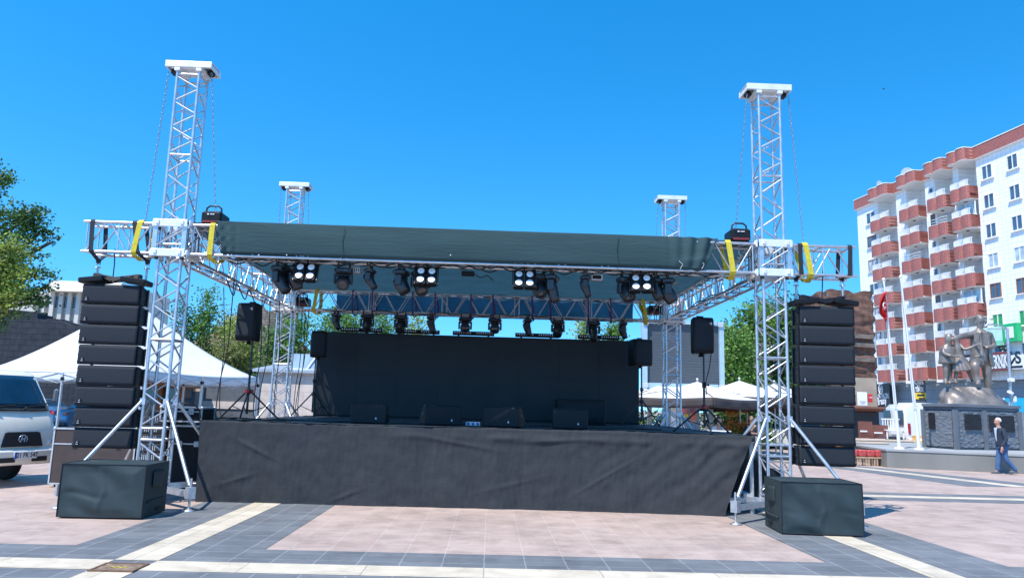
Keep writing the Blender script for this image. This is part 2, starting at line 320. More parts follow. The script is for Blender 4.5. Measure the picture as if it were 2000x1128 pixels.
# draped steps at the right side
sp=thing('stage_steps','black cloth covered steps sloping down at the right side of the stage','steps',(5.1,15.0,0))
b=MB()
for k in range(5): b.box((4.72+k*.30,14.6,(1.05-.21*k)/2),(.30,1.3,1.05-.21*k))
b.build('step_block',M_black,sp,True)
def drape(u,v):
    x=4.56+1.55*u; zt=1.12-1.08*u
    return (x,13.90-.02*math.sin(x*14)*(1-v)-.05*(1-v),.004+zt*v)
b=MB(); b.grid(drape,40,12); b.grid(lambda u,v:(4.56+1.55*u,13.9+1.4*v,1.124-1.08*u+.004),10,8); b.build('cloth',M_strap,sp,True,solid=.004)
# ================================================================ TRUSS TOWERS
TS=.368; XL,XR,YF,YB=-5.554,4.543,12.257,19.27
ZC=7.345
def zig(b,p,q,z0,z1,n,r,flip=0):
    p,q=Vector(p),Vector(q)
    for k in range(n):
        a,c=(p,q) if (k+flip)%2==0 else (q,p)
        za=z0+(z1-z0)*(k+.06)/n; zb=z0+(z1-z0)*(k+.94)/n
        b.tube((a.x,a.y,za),(c.x,c.y,zb),r,7)
def make_tower():
    t=thing('truss_tower','aluminium lattice tower','truss tower'); h=TS/2
    P=[(-h,-h),(h,-h),(h,h),(-h,h)]
    for x,y in P:
        b=MB(); b.tube((x,y,.24),(x,y,ZC-.13),.0265,12)
        for z in (1.07,4.08): b.tube((x,y,z-.07),(x,y,z+.07),.030,12)
        b.build('chord',M_alu,t)
    bars=[.34,.98,1.16,2.58,4.0,4.16,5.71,7.15]
    b=MB()
    for i in range(4):
        p,q=P[i],P[(i+1)%4]
        for z in bars: b.tube((*p,z),(*q,z),.019 if z>.5 else .015,8)
        for z0,z1,n in ((.34,.98,2),(1.16,2.58,5),(2.58,4.0,5),(4.16,5.71,5),(5.71,7.15,6)): zig(b,p,q,z0+.03,z1-.03,n,.0145,(i%2)^(i>=2))
    b.build('bracing',M_alu,t)
    b=MB(); b.box((0,0,.2),(.46,.46,.07))
    b.box((0,0,.27),(.40,.40,.05)); b.build('base_plate',M_alu2,t,bevel=.006)
    for sx in (-1,1):
        for sy in (-1,1):
            o=MB(); a=V(sx*.16,sy*.16,.24); f=V(sx*.955,sy*.88,.24)
            d=(f-a).normalized(); ang=math.atan2(d.y,d.x)
            o.box((a+f)/2,((f-a).length,.075,.09),(0,0,ang)); o.box(f+V(0,0,.02),(.11,.11,.17),(0,0,ang))
            arm=o.build('outrigger',M_steel,t)
            o=MB(); o.tube((f.x,f.y,.02),(f.x,f.y,.47),.018,10); o.lathe([(.095,0),(.095,.012),(.05,.022),(.022,.04)],(f.x,f.y,.0)); o.tube((f.x-.07*sy,f.y,.40),(f.x+.03,f.y,.40),.009,6)
            o.build('jack_foot',M_steel,arm)
            o=MB(); o.tube((f.x-.03*sx,f.y-.03*sy,.36),(sx*(h+.02),sy*(h+.02),1.58),.0285,12); o.box((sx*h,sy*h,1.58),(.085,.085,.10)); o.build('brace_tube',M_alu,arm)
    # head block with two chain sheaves
    w_=.79
    b=MB(); b.box((0,-.20,ZC-.022),(w_,.05,.11)); b.box((0,.20,ZC-.022),(w_,.05,.11)); b.box((0,0,ZC-.075),(w_*.62,.36,.03)); b.box((0,0,ZC+.025),(w_,.352,.012))
    for sx in (-1,1): b.box((sx*(w_/2-.012),0,ZC-.045),(.02,.35,.07))
    hd=b.build('head_block',M_white_alu,t,bevel=.006)
    for sx in (-1,1):
        o=MB(); o.lathe([(.04,-.03),(.062,-.028),(.05,-.012),(.05,.012),(.062,.028),(.04,.03)],(sx*(w_/2-.08),0,ZC-.085),(PI/2,0,0)); o.build('sheave',M_blackm,hd)
    for x,y in P:
        o=MB(); o.box((x,y,ZC-.115),(.09,.09,.05)); o.build('corner_clamp',M_white_alu,hd)
    return t
TW=make_tower()
towers=[(XL,YF,'tall aluminium lattice tower between the left line array and the stage'),(XR,YF,'tall aluminium lattice tower between the right line array and the stage'),
        (XL,YB,'aluminium lattice tower at the rear, before the pink stone wall and bushes'),(XR,YB,'aluminium lattice tower at the rear, before the grey video screen trailer')]
for i,(x,y,l) in enumerate(towers):
    t=TW if i==0 else copy_tree(TW); t.location=(x+TS/2,y+TS/2,0); t['label']=l; t['group']='four truss towers of the stage roof'
# ---------------------------------------------------------------- roof trusses
Z0,Z1=4.00,4.50
def boxtruss(name,label,A,B,group,cat='truss',step=.37,w_=TS,h=Z1-Z0,posts=None):
    A,B=Vector(A),Vector(B); d=(B-A); L=d.length; d.normalize(); s=V(0,0,1).cross(d)
    t=thing(name,label,cat,A,group)
    cs=[s*(-w_/2)+V(0,0,-h/2),s*(w_/2)+V(0,0,-h/2),s*(w_/2)+V(0,0,h/2),s*(-w_/2)+V(0,0,h/2)]
    for c in cs:
        b=MB(); b.tube(c,d*L+c,.0255,10)
        for e in (0,L): b.tube(d*(e-.03)+c,d*(e+.03)+c,.020,8)
        b.build('chord',M_alu,t)
    n=max(2,int(round(L/step))); b=MB()
    for i in range(4):
        p,q=cs[i],cs[(i+1)%4]
        for k in range(n):
            a,c=(p,q) if (k+i+(i>=2))%2==0 else (q,p)
            b.tube(a+d*(L*(k+.10)/n),c+d*(L*(k+.90)/n),.0135,6)
        ks=[.04,L-.04]+([L/2] if L<2 else [x for j in range(1,int(round(L/2))) for x in (L*j/round(L/2)-.06,L*j/round(L/2)+.06)])
        for x in ks: b.tube(p+d*x,q+d*x,.0135,6)
    b.build('bracing',M_alu,t)
    return t
zc=(Z0+Z1)/2; GR='box trusses that frame the stage roof'
boxtruss('box_truss','long front box truss behind the dark fascia cloth, carrying the first row of lamps',(XL+TS+.13,YF+TS/2,zc),(XR-.13,YF+TS/2,zc),GR)
boxtruss('box_truss','long rear box truss above the dark screen, carrying the second row of moving heads',(XL+TS+.13,YB+TS/2,zc),(XR-.13,YB+TS/2,zc),GR)
boxtruss('box_truss','side box truss running back above the stage from the front left tower',(XL+TS/2,YF+TS+.13,zc),(XL+TS/2,YB-.13,zc),GR)
boxtruss('box_truss','side box truss running back above the stage from the front right tower',(XR+TS/2,YF+TS+.13,zc),(XR+TS/2,YB-.13,zc),GR)
GW='short truss stubs that carry the line arrays'
boxtruss('wing_truss','short truss stub holding up the left line array of speakers',(XL-.13,YF+TS/2,zc),(-6.80,YF+TS/2,zc),GW,step=.37)
boxtruss('wing_truss','short truss stub holding up the right line array of speakers',(XR+TS+.13,YF+TS/2,zc),(6.12,YF+TS/2,zc),GW,step=.37)
# sleeve blocks riding on the towers
def make_sleeve():
    t=thing('sleeve_block','sleeve','sleeve block'); a=TS/2+.115
    for z,nm in ((Z1,'upper_plate'),(Z0,'lower_plate')):
        b=MB()
        for k in range(4):
            M=Matrix.Rotation(k*PI/2,4,'Z')
            w2=.56 if k%2==0 else .51
            c=M@V(0,-a,z); b.box(c,(w2,.022,.125) if k%2==0 else (.022,w2,.125))
            for sx in (-1,1):
                e=M@V(sx*.20,-a-.014,z+.01); b.box(e,(.05,.03,.07) if k%2==0 else (.03,.05,.07))
        b.build(nm,M_white_alu,t,bevel=.005)
    for sx in (-1,1):
        for sy in (-1,1):
            b=MB(); b.box((sx*(a-.06),sy*(a-.03),zc),(.075,.03,Z1-Z0-.13)); b.box((sx*(a-.03),sy*(a-.075),zc),(.03,.055,Z1-Z0-.13)); b.build('corner_post',M_alu,t)
            for z in (Z0,Z1): o=MB(); o.lathe([(.035,-.02),(.035,.02)],(sx*(a-.09),sy*(a-.10),z-.08),n=12); o.build('guide_roller',M_blackm,t)
    b=MB(); b.tube((-a+.06,-a+.02,Z0+.1),(a-.06,-a+.02,Z1-.1),.012,6); b.tube((-a+.06,a-.02,Z1-.1),(a-.06,a-.02,Z0+.1),.012,6); b.tube((-a+.02,-a+.06,Z0+.1),(-a+.02,a-.06,Z1-.1),.012,6); b.tube((a-.02,-a+.06,Z0+.1),(a-.02,a-.06,Z1-.1),.012,6)
    b.build('cross_brace',M_alu,t)
    return t
SL=make_sleeve()
for i,(x,y,l) in enumerate([(XL,YF,'front left tower beside the left wing truss'),(XR,YF,'front right tower beside the right wing truss'),(XL,YB,'rear left tower under the open sky corner'),(XR,YB,'rear right tower in front of the video trailer')]):
    t=SL if i==0 else copy_tree(SL); t.location=(x+TS/2,y+TS/2,0); t['label']='pale metal sleeve block clamped round the '+l; t['group']='sleeve blocks on the towers'
# ---------------------------------------------------------------- roof fabrics
b=MB()
fx0,fx1=-4.50,3.50
def fascia(u,v):
    x=fx0+(fx1-fx0)*u; z=Z0+.015+(Z1-Z0+.055)*v
    g=max(0,1-(x-fx0)/.32); h=max(0,1-(fx1-x)/.70)
    x2=x-.16*g*v - .02*g*math.sin(v*20)+ .27*h**1.3*(v**.9)
    d=.020*g*math.sin(g*15+v*.8)+.052*h*math.sin(h*24+v*1.2)*(.3+.7*v)+.018*h*math.exp(-((v-.12-.25*h)/.12)**2)+.006*math.sin(x*2.2+v*4)
    sag=-.028*math.sin(PI*u)*0+.01*math.sin(x*1.3)*(1 if v<.05 else 0)
    return (x2,YF-.05-d-.02*math.sin(PI*v)+(.07*(1-v/.08)**1.5 if v<.08 else 0),z+sag-.03*h*(1-v))
b.grid(fascia,360,40)
fc=tag(b.build('fascia_cloth',M_fascia,solid=.004),'long dark green shade cloth stretched over the front of the roof truss','cloth')
fc.name='fascia_cloth'
seam=MB()
for px in (672,1205):
    x=at(px,480,YF).x; seam.path([(x+.01*math.sin(k),YF-.085,Z0-.03+(Z1-Z0+.06)*k/8) for k in range(9)],.004,4)
seam.build('seam',M_strap,fc,True)
ties=MB()
for px in (1332,1374): 
    p=at(px,515,YF-.08); ties.path([p+V(-.05,0,.05),p+V(.01,-.01,-.01),p+V(-.03,.0,-.09)],.0035,5)
for px in (452,505,560,880): 
    p=at(px,498,YF-.08); ties.sphere(p,.011,8,6)
ties.build('tie',M_white,fc,True)
b=MB()
b.grid(lambda u,v:(-5.20+9.95*u,YF+.02+(YB+TS-YF-.05)*v,Z1+.045+.02*math.sin(u*50)*.3-.035*math.sin(PI*v)*math.sin(PI*(v*6)%PI)),80,40)
rt=tag(b.build('roof_tarpaulin',M_tarp,solid=.004),'taut dark blue tarpaulin stretched flat over the stage roof frame','tarpaulin')
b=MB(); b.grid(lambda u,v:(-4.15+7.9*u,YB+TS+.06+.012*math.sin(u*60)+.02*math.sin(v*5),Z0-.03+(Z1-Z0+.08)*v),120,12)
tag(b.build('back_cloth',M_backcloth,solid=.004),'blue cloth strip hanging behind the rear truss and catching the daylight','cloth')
# ---------------------------------------------------------------- chains and hoists
M_chain=mat('chain_steel',(.30,.32,.34),.4,.7,.15,20)
def chain(label,a,b_):
    a,b_=Vector(a),Vector(b_); d=b_-a; L=d.length; n=int(L/.056); b=MB(); q=d.to_track_quat('Z','Y').to_matrix()
    for k in range(n):
        c=a+d*((k+.5)/n); ex=q@(V(1,0,0) if k%2 else V(0,1,0)); ez=d.normalized(); pts=[]
        for j in range(8):
            t=2*PI*j/8; pts.append(c+ex*.012*math.cos(t)+ez*.031*math.sin(t))
        b.path(pts,.0045,4,True)
    return tag(b.build('hoist_chain',M_chain),label,'chain','chains hanging from the tower heads')
ZH=ZC-.12; h2=.79/2-.03; zt=Z1+.03
names={'FL':(XL,YF,'front left'),'FR':(XR,YF,'front right'),'BL':(XL,YB,'rear left'),'BR':(XR,YB,'rear right')}
bot={('FL',-1):at(285,428,YF+.18),('FL',1):at(421,418,YF+.18),('FR',-1):at(1437,447,YF+.18),('FR',1):at(1569,470,YF+.18),
     ('BL',-1):at(545,480,YB+.18),('BL',1):at(607,480,YB+.18),('BR',-1):at(1273,500,YB+.18),('BR',1):at(1337,500,YB+.18)}
for k,(x,y,n) in names.items():
    for s_ in (-1,1):
        e=bot[(k,s_)]; 
        if k[0]=='B': e=V(e.x,y+.18,zt)
        side={'FL':('down to the short left wing truss','down to the left red hoist box'),'FR':('down to the right red hoist box','down to the short right wing truss'),'BL':('on its left side','on its right side'),'BR':('on its left side','on its right side')}[k][0 if s_<0 else 1]
        chain(f'hoist chain from the {n} tower head {side}',(x+TS/2+s_*h2,y+TS/2-.12,ZH),e)
def make_hoist():
    t=thing('chain_hoist','hoist','hoist')
    b=MB(); b.box((0,0,0),(.34,.42,.22),ch=.03); b.build('motor_case',M_black,t,bevel=.008)
    b=MB(); b.box((0,-.213,-.075),(.28,.008,.035)); b.build('red_panel',mat('dark_red_panel',(.22,.02,.02),.5,0),t)
    b=MB(); b.path([(-.13,-.1,.10),(-.12,-.1,.18),(-.07,-.1,.22),(.07,-.1,.22),(.12,-.1,.18),(.13,-.1,.10)],.016,8); b.build('handle',M_blackm,t)
    b=MB(); b.box((-.05,-.217,.05),(.03,.006,.02)); b.box((.02,-.217,.05),(.07,.006,.012)); b.build('badge',M_white,t)
    b=MB(); b.path([(.02,0,-.1),(.02,0,-.30)],.012,6); b.path([(.02+.035*math.cos(a),0,-.33+.035*math.sin(a)) for a in np.linspace(PI/2,-PI*.8,10)],.011,6); b.build('hook',M_steel,t)
    return t
hp=make_hoist()
for i,(p,l) in enumerate([(at(421,430,YF+.2),'beside the gathered left end of the fascia cloth'),(at(1440,463,YF+.2),'beside the yellow sling at the right end of the fascia cloth'),
    (at(592,590,YB+.2),'in the rear left truss corner behind a yellow sling'),(at(1277,606,YB+.2),'in the rear right truss corner behind a yellow sling')]):
    t=hp if i==0 else copy_tree(hp); t.location=p; t['label']='black hoist box '+l; t['group']='chain hoists on the roof corners'
# ---------------------------------------------------------------- slings
def band(b,pts,w_,th,wd):
    wd=Vector(wd).normalized()
    pts=[Vector(p) for p in pts]; rings=[]
    for i,p in enumerate(pts):
        t=(pts[min(i+1,len(pts)-1)]-pts[max(i-1,0)]).normalized(); n=t.cross(wd).normalized()
        rings.append([p+wd*w_/2+n*th/2,p-wd*w_/2+n*th/2,p-wd*w_/2-n*th/2,p+wd*w_/2-n*th/2])
    b.loft(rings,True,False)
def sling(label,xt,xb,y0,y1,mt,w_=.085,grp='yellow round slings on the roof truss',z0=Z0,z1=Z1):
    b=MB(); e=.050
    band(b,[(xt,y1+e,z1+.0),(xt,y1,z1+e),(xt,y0,z1+e),(xt,y0-e,z1),((xt+xb)/2,y0-e-.004,(z0+z1)/2),(xb,y0-e,z0),(xb,y0,z0-e),(xb+.03,(y0+y1)/2,z0-e-.05),(xb+.05,y1,z0-e),(xb+.05,y1+e,z0),((xt+xb)/2+.05,y1+e,(z0+z1)/2),(xt,y1+e,z1)],w_,.012,(1,0,0))
    return tag(b.build('truss_sling',mt),label,'sling',grp)
X=lambda px,py,Y: at(px,py,Y).x
sling('yellow sling round the left wing truss next to the sleeve block',X(277,432,YF),X(263,492,YF),YF,YF+TS,M_yellow,.085)
sling('yellow sling half hidden by the gathered left end of the fascia cloth',X(417,445,YF),X(411,500,YF),YF,YF+TS,M_yellow)
sling('broad yellow sling hanging loose just right of the fascia cloth',X(1421,470,YF),X(1430,527,YF),YF,YF+TS,M_yellow,.09)
sling('yellow sling round the right wing truss above the line array',X(1571,476,YF),X(1582,532,YF),YF,YF+TS,M_yellow,.09)
sling('yellow sling at the left end of the rear truss',X(620,566,YB),X(613,606,YB),YB,YB+TS,M_yellow,.09)
sling('yellow sling at the right end of the rear truss',X(1255,586,YB),X(1262,624,YB),YB,YB+TS,M_yellow,.09)
for px,l in ((688,'behind the first wash lamp from the left'),(726,'above the leftmost large moving head'),(805,'right of the second moving head'),(849,'by the small head left of centre'),(919,'above the left one of the two middle heads'),(962,'just above the right one of the two middle heads'),(1039,'right of centre by a small head'),(1074,'left of the head near the right'),(1148,'left of the head that dips into the screen'),(1192,'nearest the right end')):
    x=X(px,600,YB); sling('purple strap on the rear truss '+l,x,x+.02,YB,YB+TS,M_purple,.036,'purple straps on the rear truss')
def liftstrap(label,px,py,pt,grp='lifting straps of the line arrays'):
    s_=at(px,py,YF+TS/2); t=thing('lifting_strap',label,'strap',s_,grp); b=MB()
    xt=X(pt,440,YF)
    for y,e in ((YF,-.034),(YF+TS,.034)):
        band(b,[(xt,y,Z1+.035),(xt,y+e,Z1),((xt*.45+s_.x*.55),y+e*1.3,Z0),(s_.x,YF+TS/2+e*.4,s_.z+.12),(s_.x,YF+TS/2,s_.z+.06)],.07,.012,(1,0,0))
    b.build('webbing',M_strap,t,True)
    b=MB(); b.path([s_+V(.028*math.cos(a),0,.05+.045*math.sin(a)) for a in np.linspace(-.3,PI+.3,10)],.011,6); b.tube(s_+V(-.045,0,.0),s_+V(.045,0,.0),.013,8)
    b.path([s_+V(0,.025*math.cos(a),-.03+.04*math.sin(a)) for a in np.linspace(0,2*PI,12)],.010,6); b.tube(s_+V(0,0,-.05),s_+V(0,0,-.30),.02,8); b.build('shackle',M_steel,t,True)
liftstrap('black strap at the outer end of the left wing truss',191,522,182); liftstrap('black strap on the left wing truss by its yellow sling',287,524,264)
liftstrap('black strap at the outer end of the right wing truss',1645,557,1657); liftstrap('black strap on the right wing truss by its yellow sling',1555,557,1560)
# ================================================================ AUDIO
ORD=['topmost','second from the top','third from the top','fourth from the top','fourth from the bottom','third from the bottom','second from the bottom','lowest']
CW,CH,CDp=.925,.322,.46
def make_cab():
    t=thing('line_array_cabinet','cab','speaker')
    b=MB(); w2=CW/2
    f=[(-w2,.02,-CH),(w2,.02,-CH),(w2*.86,CDp,-CH+.03),(-w2*.86,CDp,-CH+.03),(-w2,.02,0),(w2,.02,0),(w2*.86,CDp,-.03),(-w2*.86,CDp,-.03)]
    b.hexa(f); b.build('cabinet',M_black,t,bevel=.008)
    b=MB()
    def gr(u,v):
        x=-w2+.012+(CW-.024)*u; bow=.010*(1-(2*u-1)**2)
        return (x,-bow*.9-.004-.004*math.sin(PI*v),-CH+.012+(CH-.024)*v)
    b.grid(gr,24,6); b.build('grille',M_grille,t,solid=.012)
    for sx in (-1,1):
        b=MB(); b.lathe([(.10,0),(.098,.004),(.088,.004),(.086,0)],(sx*.25,-.010,-CH*.52),(PI/2,0,0),28); b.build('driver_ring',M_grille,t)
        b=MB(); b.box((sx*(w2*.9+.004),CDp-.07,-CH/2),(.018,.06,CH*.9),(0,0,sx*.14)); b.build('rigging_plate',M_blackm,t)
        b=MB(); b.box((sx*(w2+.006),.06,-CH/2),(.018,.05,CH*.96))
        for z in (-.05,-CH/2,-CH+.05): b.tube((sx*(w2-.01),.06,z),(sx*(w2+.030),.06,z),.012,8)
        b.build('rigging_plate',M_blackm,t)
    b=MB(); b.box((-w2+.085,-.018,-CH+.075),(.062,.012,.062)); bd=b.build('badge',M_black,t)
    b=MB(); b.box((-w2+.085,-.025,-CH+.088),(.018,.004,.018)); b.box((-w2+.085,-.025,-CH+.058),(.036,.004,.012)); b.build('badge_mark',mat('badge_grey',(.35,.36,.38),.5,0),bd)
    return t
CAB=make_cab(); first=True
ANG=[.3,.5,.8,1.2,1.7,2.3,3.0,3.8]
for side,xc,z0,rz in (('left',(-6.67-5.735)/2,3.44,.02),('right',(5.085+6.02)/2,3.455,-.02)):
    p=V(xc,12.15,z0)
    for k in range(8):
        t=CAB if first else copy_tree(CAB); first=False
        t.location=p; t.rotation_euler=(-R(ANG[k]),0,rz)
        t['label']=f'{ORD[k]} of the eight black cabinets in the {side} line array'; t['group']='line array cabinets'
        p=p+V(.014 if side=='left' else -.009,.327*math.sin(R(ANG[k])),-.327*math.cos(R(ANG[k])))
    # fly frame above
    f=thing('fly_frame',f'black steel fly frame on top of the {side} line array','fly frame',(xc,12.3,z0+.02),'fly frames')
    b=MB()
    for sx in (-1,1):
        b.box((sx*.34,.0,.055),(.40,.34,.085),(0,sx*.10,0),ch=.012); b.box((sx*.34,-.12,.11),(.10,.10,.11)); 
    b.build('end_block',M_black,f) if False else None
    for sx in (-1,1):
        b=MB(); b.box((sx*.33,-.03,.055),(.40,.36,.085),(0,sx*.12,sx*.06),ch=.012); b.build('end_block',M_black,f)
        b=MB(); b.box((sx*.335,.0,.13),(.10,.10,.10),ch=.01); b.build('pick_lug',M_blackm,f)
    b=MB(); band(b,[(-.36,-.05,.13),(-.15,-.08,.09),(0,-.09,.065),(.15,-.08,.09),(.36,-.05,.13)],.10,.03,(0,.35,1)); b.tube((-.30,-.1,.14),(-.02,-.16,.03),.018,8); b.tube((.30,-.1,.14),(.02,-.16,.03),.018,8); b.build('spreader',M_black,f)
    b=MB(); b.path([(-.1,.0,.6),(-.09,.02,.35),(-.08,.0,.1)] if side=='left' else [(.05,.0,.75),(.03,.03,.4),(.0,.0,.1)],.010,6); b.build('signal_cable',M_cable,f)
# covered sub speaker boxes
def subbox(label,c,rz,seed,flip):
    t=thing('sub_speaker',label,'speaker',c,'covered sub speaker boxes',rz); W_,H_,D_=1.12,.725,.80
    def face(u,v):
        x=-W_/2+W_*u; z=.012+(H_-.02)*v
        e=min(1,8*u,8*(1-u),6*v,6*(1-v))
        d=(.030*math.sin(x*4.2+seed+v*2.5)*math.sin(v*4.5+seed*.7+x*1.5)+.010*math.sin((x*.8+z)*17+seed)*math.exp(-((u-.35)/.3)**2)+.012*math.exp(-((u-.5+.03*math.sin(v*9))/.035)**2)-.018*math.exp(-((v-.42-.05*math.sin(u*8+seed))/.06)**2)*(.4+.6*math.sin(u*5+seed)))*e
        return (x,-D_/2-d-.004,z)
    b=MB(); b.grid(face,70,44)
    for sx in (-1,1):
        b.grid(lambda u,v:((sx*(W_/2+.004+.008*math.sin(u*5+v*4+seed)*min(1,6*u,6*(1-u),6*v,6*(1-v)))),-D_/2+D_*(u if sx>0 else 1-u),.012+(H_-.02)*v),24,20)
    b.grid(lambda u,v:(-W_/2+W_*u,-D_/2+D_*v,H_-.008+(.012*math.sin(u*7+seed)*math.sin(v*5)+.012*math.sin(PI*u)*math.sin(PI*v))*min(1,8*u,8*(1-u),8*v,8*(1-v))),30,20)
    b.build('fabric_cover',M_cover,t,bevel=0)
    b=MB(); b.box((0,.01,H_/2),(W_-.05,D_-.06,H_-.04)); b.build('cabinet',M_black,t)
    b=MB(); e=.006; zs=(.02,H_-.006)
    for z in zs: b.path([(-W_/2,-D_/2-.006,z),(W_/2,-D_/2-.006,z),(W_/2,D_/2,z),(-W_/2,D_/2,z)],.008,6,True)
    for sx in (-1,1): b.path([(sx*W_/2,-D_/2-.006,.02),(sx*(W_/2+.004),-D_/2-.008,.36),(sx*W_/2,-D_/2-.006,H_-.006)],.009,6)
    b.build('piping',M_strap,t)
    sx=flip
    b=MB(); 
    b.grid(lambda u,v:(sx*(W_/2+.018+.02*math.sin(PI*u)),-.16+.34*u,.40+.22*v+0.01*math.sin(u*6)),8,6); b.grid(lambda u,v:(sx*(W_/2+.016+.012*math.sin(PI*v)),-.30+.62*u,.20+.03*v),10,3); b.build('handle_flap',M_cover,t,solid=.006)
    b=MB(); b.box((sx*(W_/2+.012),.02,.44),(.012,.17,.055),ch=.004); b.box((sx*(W_/2+.012),.12,.09),(.012,.16,.04),ch=.004); b.build('handle_slot',M_black,t)
    return t
subbox('covered sub speaker box on the paving before the front left tower',(-5.275,11.05,0),0.03,0.6,1)
subbox('covered sub speaker box on the paving before the front right tower',(4.73,11.06,0),-.075,2.3,-1)
# speakers on tripods
def tripod(label,base,h,grp,red=True,spread=.55,rz=0,zc_=None):
    t=thing('speaker_stand',label,'speaker stand',base,grp,rz); hub=h*.36 if zc_ is None else zc_
    b=MB(); b.tube((0,0,.10),(0,0,h*.62),.022,10); b.tube((0,0,h*.58),(0,0,h),.017,10); b.build('pole',M_blackm,t)
    b=MB(); b.lathe([(.034,-.05),(.036,0),(.034,.05)],(0,0,h*.60)); b.build('collar',M_black,t)
    b=MB(); b.tube((0,0,h*.60),(.08,0,h*.60),.012,8); b.sphere((.085,0,h*.60),.022,8,6); b.build('clamp_knob',M_black,t)
    b=MB(); b.lathe([(.03,-.05),(.05,-.02),(.05,.03),(.03,.05)],(0,0,hub)); b.build('hub',M_blackm,t)
    for k in range(3):
        a=R(-100+120*k); d=V(math.cos(a),math.sin(a),0)
        b=MB(); b.tube(d*.045+V(0,0,hub),d*spread+V(0,0,.015),.0165,9); lg=b.build('leg',M_blackm,t)
        b=MB(); b.sphere(d*spread+V(0,0,.018),.022,8,6); b.build('rubber_foot',M_black,lg)
        b=MB(); b.tube(d*.03+V(0,0,.14),d*(spread*.56)+V(0,0,hub*.46),.010,6); b.build('strut',M_blackm,lg)
        if red: b=MB(); b.box(d*.055+V(0,0,hub),(.07,.05,.07),(0,0,a),ch=.01); b.build('leg_joint',M_red,lg)
    return t
def paspk(label,loc,rz,w_,h,grp,tilt=0,mark=True,d_=.38):
    t=thing('loudspeaker',label,'speaker',loc,grp,rz); n=12
    def ring(z,k):
        pts=[]
        for x,y,r in ((-w_/2,-.16,.05),(w_/2,-.16,.05),(w_*.33,d_-.16,.05),(-w_*.33,d_-.16,.05)):
            cx=x-math.copysign(r,x); cy=y+(r if y<0 else -r)
            a0={(-1,-1):PI,(1,-1):1.5*PI,(1,1):0,(-1,1):.5*PI}[(int(math.copysign(1,x)),-1 if y<0 else 1)]
            for j in range(5): a=a0+PI/2*j/4; pts.append(((cx+r*math.cos(a))*k,(cy+r*math.sin(a))*k,z))
        return pts
    b=MB(); b.loft([ring(0,.88),ring(.015,.95),ring(.04,.985),ring(h*.5,1),ring(h-.05,.985),ring(h-.015,.95),ring(h,.9)]); b.build('cabinet',M_black,t)
    b=MB(); b.grid(lambda u,v:(-w_*.43+w_*.86*u,-.166-.014*math.sin(PI*u)**.5,.05+(h-.10)*v),12,8); g=b.build('grille',M_grille,t,solid=.008)
    if mark: b=MB(); b.add([(w_*.22,-.19,h-.115),(w_*.34,-.187,h-.15),(w_*.34,-.187,h-.085)],[(0,1,2)]); b.build('logo_mark',mat('logo_grey',(.5,.52,.55),.4,0),g,solid=.003)
    b=MB(); b.path([(-.07,.05,h-.01),(-.06,.05,h+.035),(.06,.05,h+.035),(.07,.05,h-.01)],.014,8); b.build('handle',M_black,t)
    b=MB(); b.lathe([(.05,-.06),(.03,0)],(0,.02,.0)); b.build('pole_cup',M_black,t)
    return t
GS='speakers on tripod stands'; GT='tripod speaker stands'
p=at(481,817,14.35); p.z=SZ; zb=at(485,666,14.35).z; h_=zb-SZ
tripod('tripod stand with red joints at the left front corner of the stage',p,h_,GT,True,.62,.3,.52); paspk('tall loudspeaker on the red jointed tripod at the stage left front',V(at(487,640,14.35).x,14.35,zb),-.22,.42,.72,GS)
p=at(1376,840,13.75); p.z=SZ; zb=at(1369,690,13.75).z
tripod('tripod stand with red joints at the right front corner of the stage',p,zb-SZ,GT,True,.58,.1,.46); paspk('tall loudspeaker on the red jointed tripod at the stage right front',V(at(1369,640,13.75).x,13.75,zb),.10,.41,.66,GS)
xl=at(605,812,18.9).x; zb=at(621,698,18.9).z
tripod('black tripod stand behind, at the left end of the dark screen',V(at(609,812,18.9).x,18.9,SZ),zb-SZ,GT,False,.55,.5,.55); paspk('smaller loudspeaker overlapping the left upper corner of the dark screen',V(at(622,690,18.9).x,18.9,zb),.15,.40,.66,GS,mark=False)
zb=at(1252,714,18.7).z
tripod('black tripod stand behind, at the right end of the dark screen',V(at(1253,825,18.7).x,18.7,SZ),zb-SZ,GT,False,.55,.9,.60); paspk('smaller loudspeaker overlapping the right upper corner of the dark screen',V(at(1251,690,18.7).x,18.7,zb),.35,.55,.66,GS,mark=False,d_=.5)
# floor wedges
def wedge(label,px,py,y,w_,rz,h=.37):
    p=at(px,py,y); t=thing('floor_monitor',label,'stage monitor',(p.x,y,SZ+.01),'floor monitors along the stage edge',rz)
    pr=[(0,0),(.40,0),(.46,.12),(.17,h),(.02,h-.02)]
    b=MB(); vs=[(-w_/2,y_,z) for y_,z in pr]+[(w_/2,y_,z) for y_,z in pr]; n=5
    b.add(vs,[tuple(range(n)),tuple(range(2*n-1,n-1,-1))]+[(i,n+i,n+(i+1)%n,(i+1)%n) for i in range(n)]); b.build('cabinet',M_black,t,bevel=.018)
    b=MB(); b.add([(-w_/2+.03,.185,h-.012),(w_/2-.03,.185,h-.012),(w_/2-.03,.455,.15),(-w_/2+.03,.455,.15)],[(0,1,2,3)]); b.build('grille',M_grille,t,solid=.012)
    b=MB(); b.add([(w_*.19,-.004,.075),(w_*.25,-.004,.075),(w_*.22,-.004,.12)],[(0,1,2)]); b.build('logo_mark',mat('logo_pale',(.6,.62,.66),.4,0),t,solid=.004)
    for sx in (-1,1): b=MB(); b.box((sx*(w_/2+.002),.18,.2),(.01,.13,.05),ch=.004); b.build('handle',M_blackm,t)
    return t
wedge('black floor monitor nearest the left end of the stage edge',718,827,13.55,.64,0); wedge('black floor monitor left of the small white power box, turned inward',866,831,13.6,.68,.32); wedge('black floor monitor right of the small white power box',977,833,13.6,.68,-.30); wedge('black floor monitor in front of the large dark cabinet',1114,838,13.55,.63,-.03)
